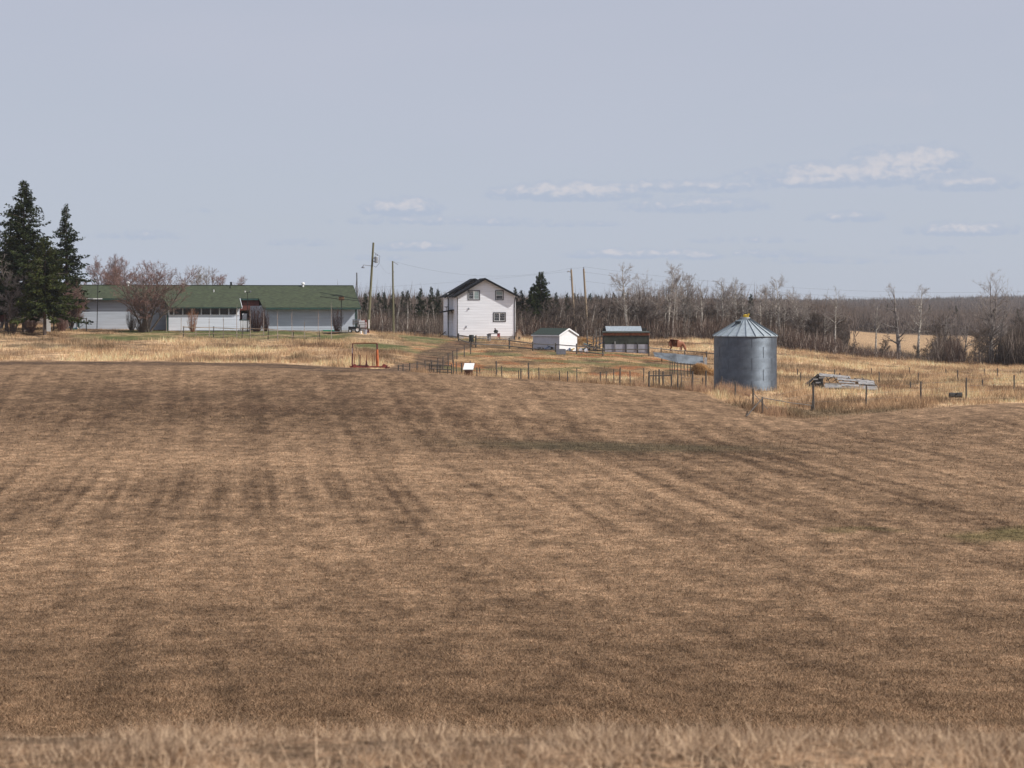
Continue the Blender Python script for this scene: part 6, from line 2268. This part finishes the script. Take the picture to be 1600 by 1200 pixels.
def far_wood():
    # distant wooded country: bare crowns as bundles of fine upright twigs, with dark spruce spires between
    groups = []
    def band(n, xa, xb, Ya, Yb, hlo, hhi, c0, c1, fn=None):
        x = rng.uniform(xa, xb, n)
        Y = Ya + (Yb - Ya) * rng.uniform(0, 1, n)
        if fn is not None:
            k = fn(x, Y); x, Y = x[k], Y[k]
        m = len(x)
        X = (x - CX) / F * Y
        cl = fbm(X / 30.0, Y / 60.0, 3, 211)
        h = (hlo + (hhi - hlo) * rng.uniform(0, 1, m)) * (.6 + .8 * cl)
        z0 = H(X, Y)
        k_ = 5
        P = np.repeat(np.stack([X, Y, z0], 1), k_, 0)
        wide = np.repeat(h, k_) * .16
        P[:, 0] += rng.normal(0, 1, m * k_) * wide; P[:, 1] += rng.normal(0, 1, m * k_) * wide
        P[:, 2] += np.repeat(h, k_) * rng.uniform(-.05, .45, m * k_)
        D = np.stack([rng.normal(0, .2, m * k_), rng.normal(0, .2, m * k_), np.ones(m * k_)], 1)
        D /= np.linalg.norm(D, axis=1, keepdims=True)
        L = np.repeat(h, k_) * rng.uniform(.4, .62, m * k_)
        R = np.repeat(.02 + Y / 7000.0 + 0 * h, k_) * rng.uniform(.6, 1.8, m * k_)
        V, Fc = spikes(P, D, L, R)
        cc = lerp3(C(*c0), C(*c1), np.repeat(rng.uniform(0, 1, m), k_))
        groups.append((V, Fc, np.repeat(cc, 4, 0)))
    notfield = lambda x, Y: ~((x > 1318) & (Y < 655)) & ~((x > 1468) & (Y > 990) & (Y < 1155) & (x < 1540))
    br0, br1 = (.055, .042, .037), (.125, .096, .082)
    band(9000, 540, 1345, 340, 650, 5, 9.0, br0, br1, notfield)
    band(14000, 520, 1700, 640, 1000, 6, 10, br0, br1, notfield)
    band(12000, 300, 1750, 1000, 1800, 5, 8.5, (.06, .048, .044), (.12, .095, .085), notfield)
    band(12000, -150, 1750, 1800, 3100, 4, 9, (.05, .045, .042), (.10, .085, .078))
    off = 0; Vs, Fs, Cs = [], [], []
    for V, Fc, cc in groups:
        Vs.append(V); Fs.append(Fc + off); Cs.append(cc); off += len(V)
    o = np_mesh('distant_wood', np.vstack(Vs), np.vstack(Fs), STEM, np.vstack(Cs))
    tag(o, 'distant brown leafless wood reaching to the skyline', 'wood', kind='stuff')


brush()
far_wood()


# a few tall weeds against the foot of the bin and along posts
def weeds():
    n = 5000
    xs = np.concatenate([rng.uniform(1120, 1172, 2600), rng.uniform(1070, 1112, 1400), rng.uniform(990, 1012, 400), rng.uniform(1180, 1230, 600)])
    Ys = np.concatenate([rng.uniform(174, 178.5, 2600), rng.uniform(174, 180, 1400), rng.uniform(176, 181, 400), rng.uniform(158, 163, 600)])
    X = (xs - CX) / F * Ys
    P = np.stack([X, Ys, H(X, Ys) - .05], 1)
    cl = fbm(X * 1.6, Ys * 1.6, 2, 301)
    k = cl > .42
    P = P[k]; m = len(P)
    D = np.stack([rng.normal(0, .22, m), rng.normal(0, .2, m), np.ones(m)], 1)
    D /= np.linalg.norm(D, axis=1, keepdims=True)
    V, Fc = spikes(P, D, rng.uniform(.3, 1.25, m) * (cl[k] + .35), rng.uniform(.006, .016, m))
    c = lerp3(C(.13, .07, .05), C(.42, .26, .15), rng.uniform(0, 1, m))
    tag(np_mesh('dry_weeds', V, Fc, STEM, np.repeat(c, 4, 0)), 'reddish dry weeds at the foot of the grain bin', 'weeds', kind='stuff')


weeds()

# ------------------------------------------------------------------ thin haze over the land
HAZE = 1
if HAZE:
    hz_ = MB()
    hx, hy0, hy1 = 7900.0, -7900.0, 7900.0
    zb = 0.5
    ztop = CZ + 20.0
    hz_.box((0, 0, (zb + ztop) / 2), (2 * hx, hy1 - hy0, ztop - zb))
    ho = hz_.obj('haze', None)
    hm_ = bpy.data.materials.new('thin_haze')
    hm_.use_nodes = True
    nt = NT(hm_.node_tree)
    nt.n.remove(nt.n['Principled BSDF'])
    v = nt.node('ShaderNodeVolumePrincipled')
    v.inputs['Color'].default_value = (.82, .88, .98, 1)
    v.inputs['Density'].default_value = .00008
    v.inputs['Anisotropy'].default_value = .2
    nt.l.new(v.outputs[0], nt.n['Material Output'].inputs['Volume'])
    ho.data.materials.append(hm_)
    tag(ho, 'thin pale haze in the air over the land', 'haze', kind='stuff')


# tell alike trees of one stretch apart by their order from the left
ORDN = ['first', 'second', 'third', 'fourth', 'fifth', 'sixth', 'seventh', 'eighth', 'ninth', 'tenth', 'eleventh', 'twelfth', 'thirteenth', 'fourteenth', 'fifteenth', 'sixteenth', 'seventeenth', 'eighteenth', 'nineteenth', 'twentieth']
by = {}
for o in scene.objects:
    if o.parent is None and 'label' in o and 'group' in o:
        by.setdefault(o['label'], []).append(o)
for lb, os_ in by.items():
    if len(os_) > 1:
        os_.sort(key=lambda o: o.location.x / max(o.location.y, 1))
        for k, o in enumerate(os_):
            w_ = 'leftmost' if k == 0 else 'rightmost' if k == len(os_) - 1 else ORDN[k] + ' from left,'
            o['label'] = w_ + ' ' + lb

for k in set(protos) - used:              # kinds of tree that found no place
    for ch in list(protos[k].children_recursive):
        bpy.data.objects.remove(ch)
    bpy.data.objects.remove(protos[k])
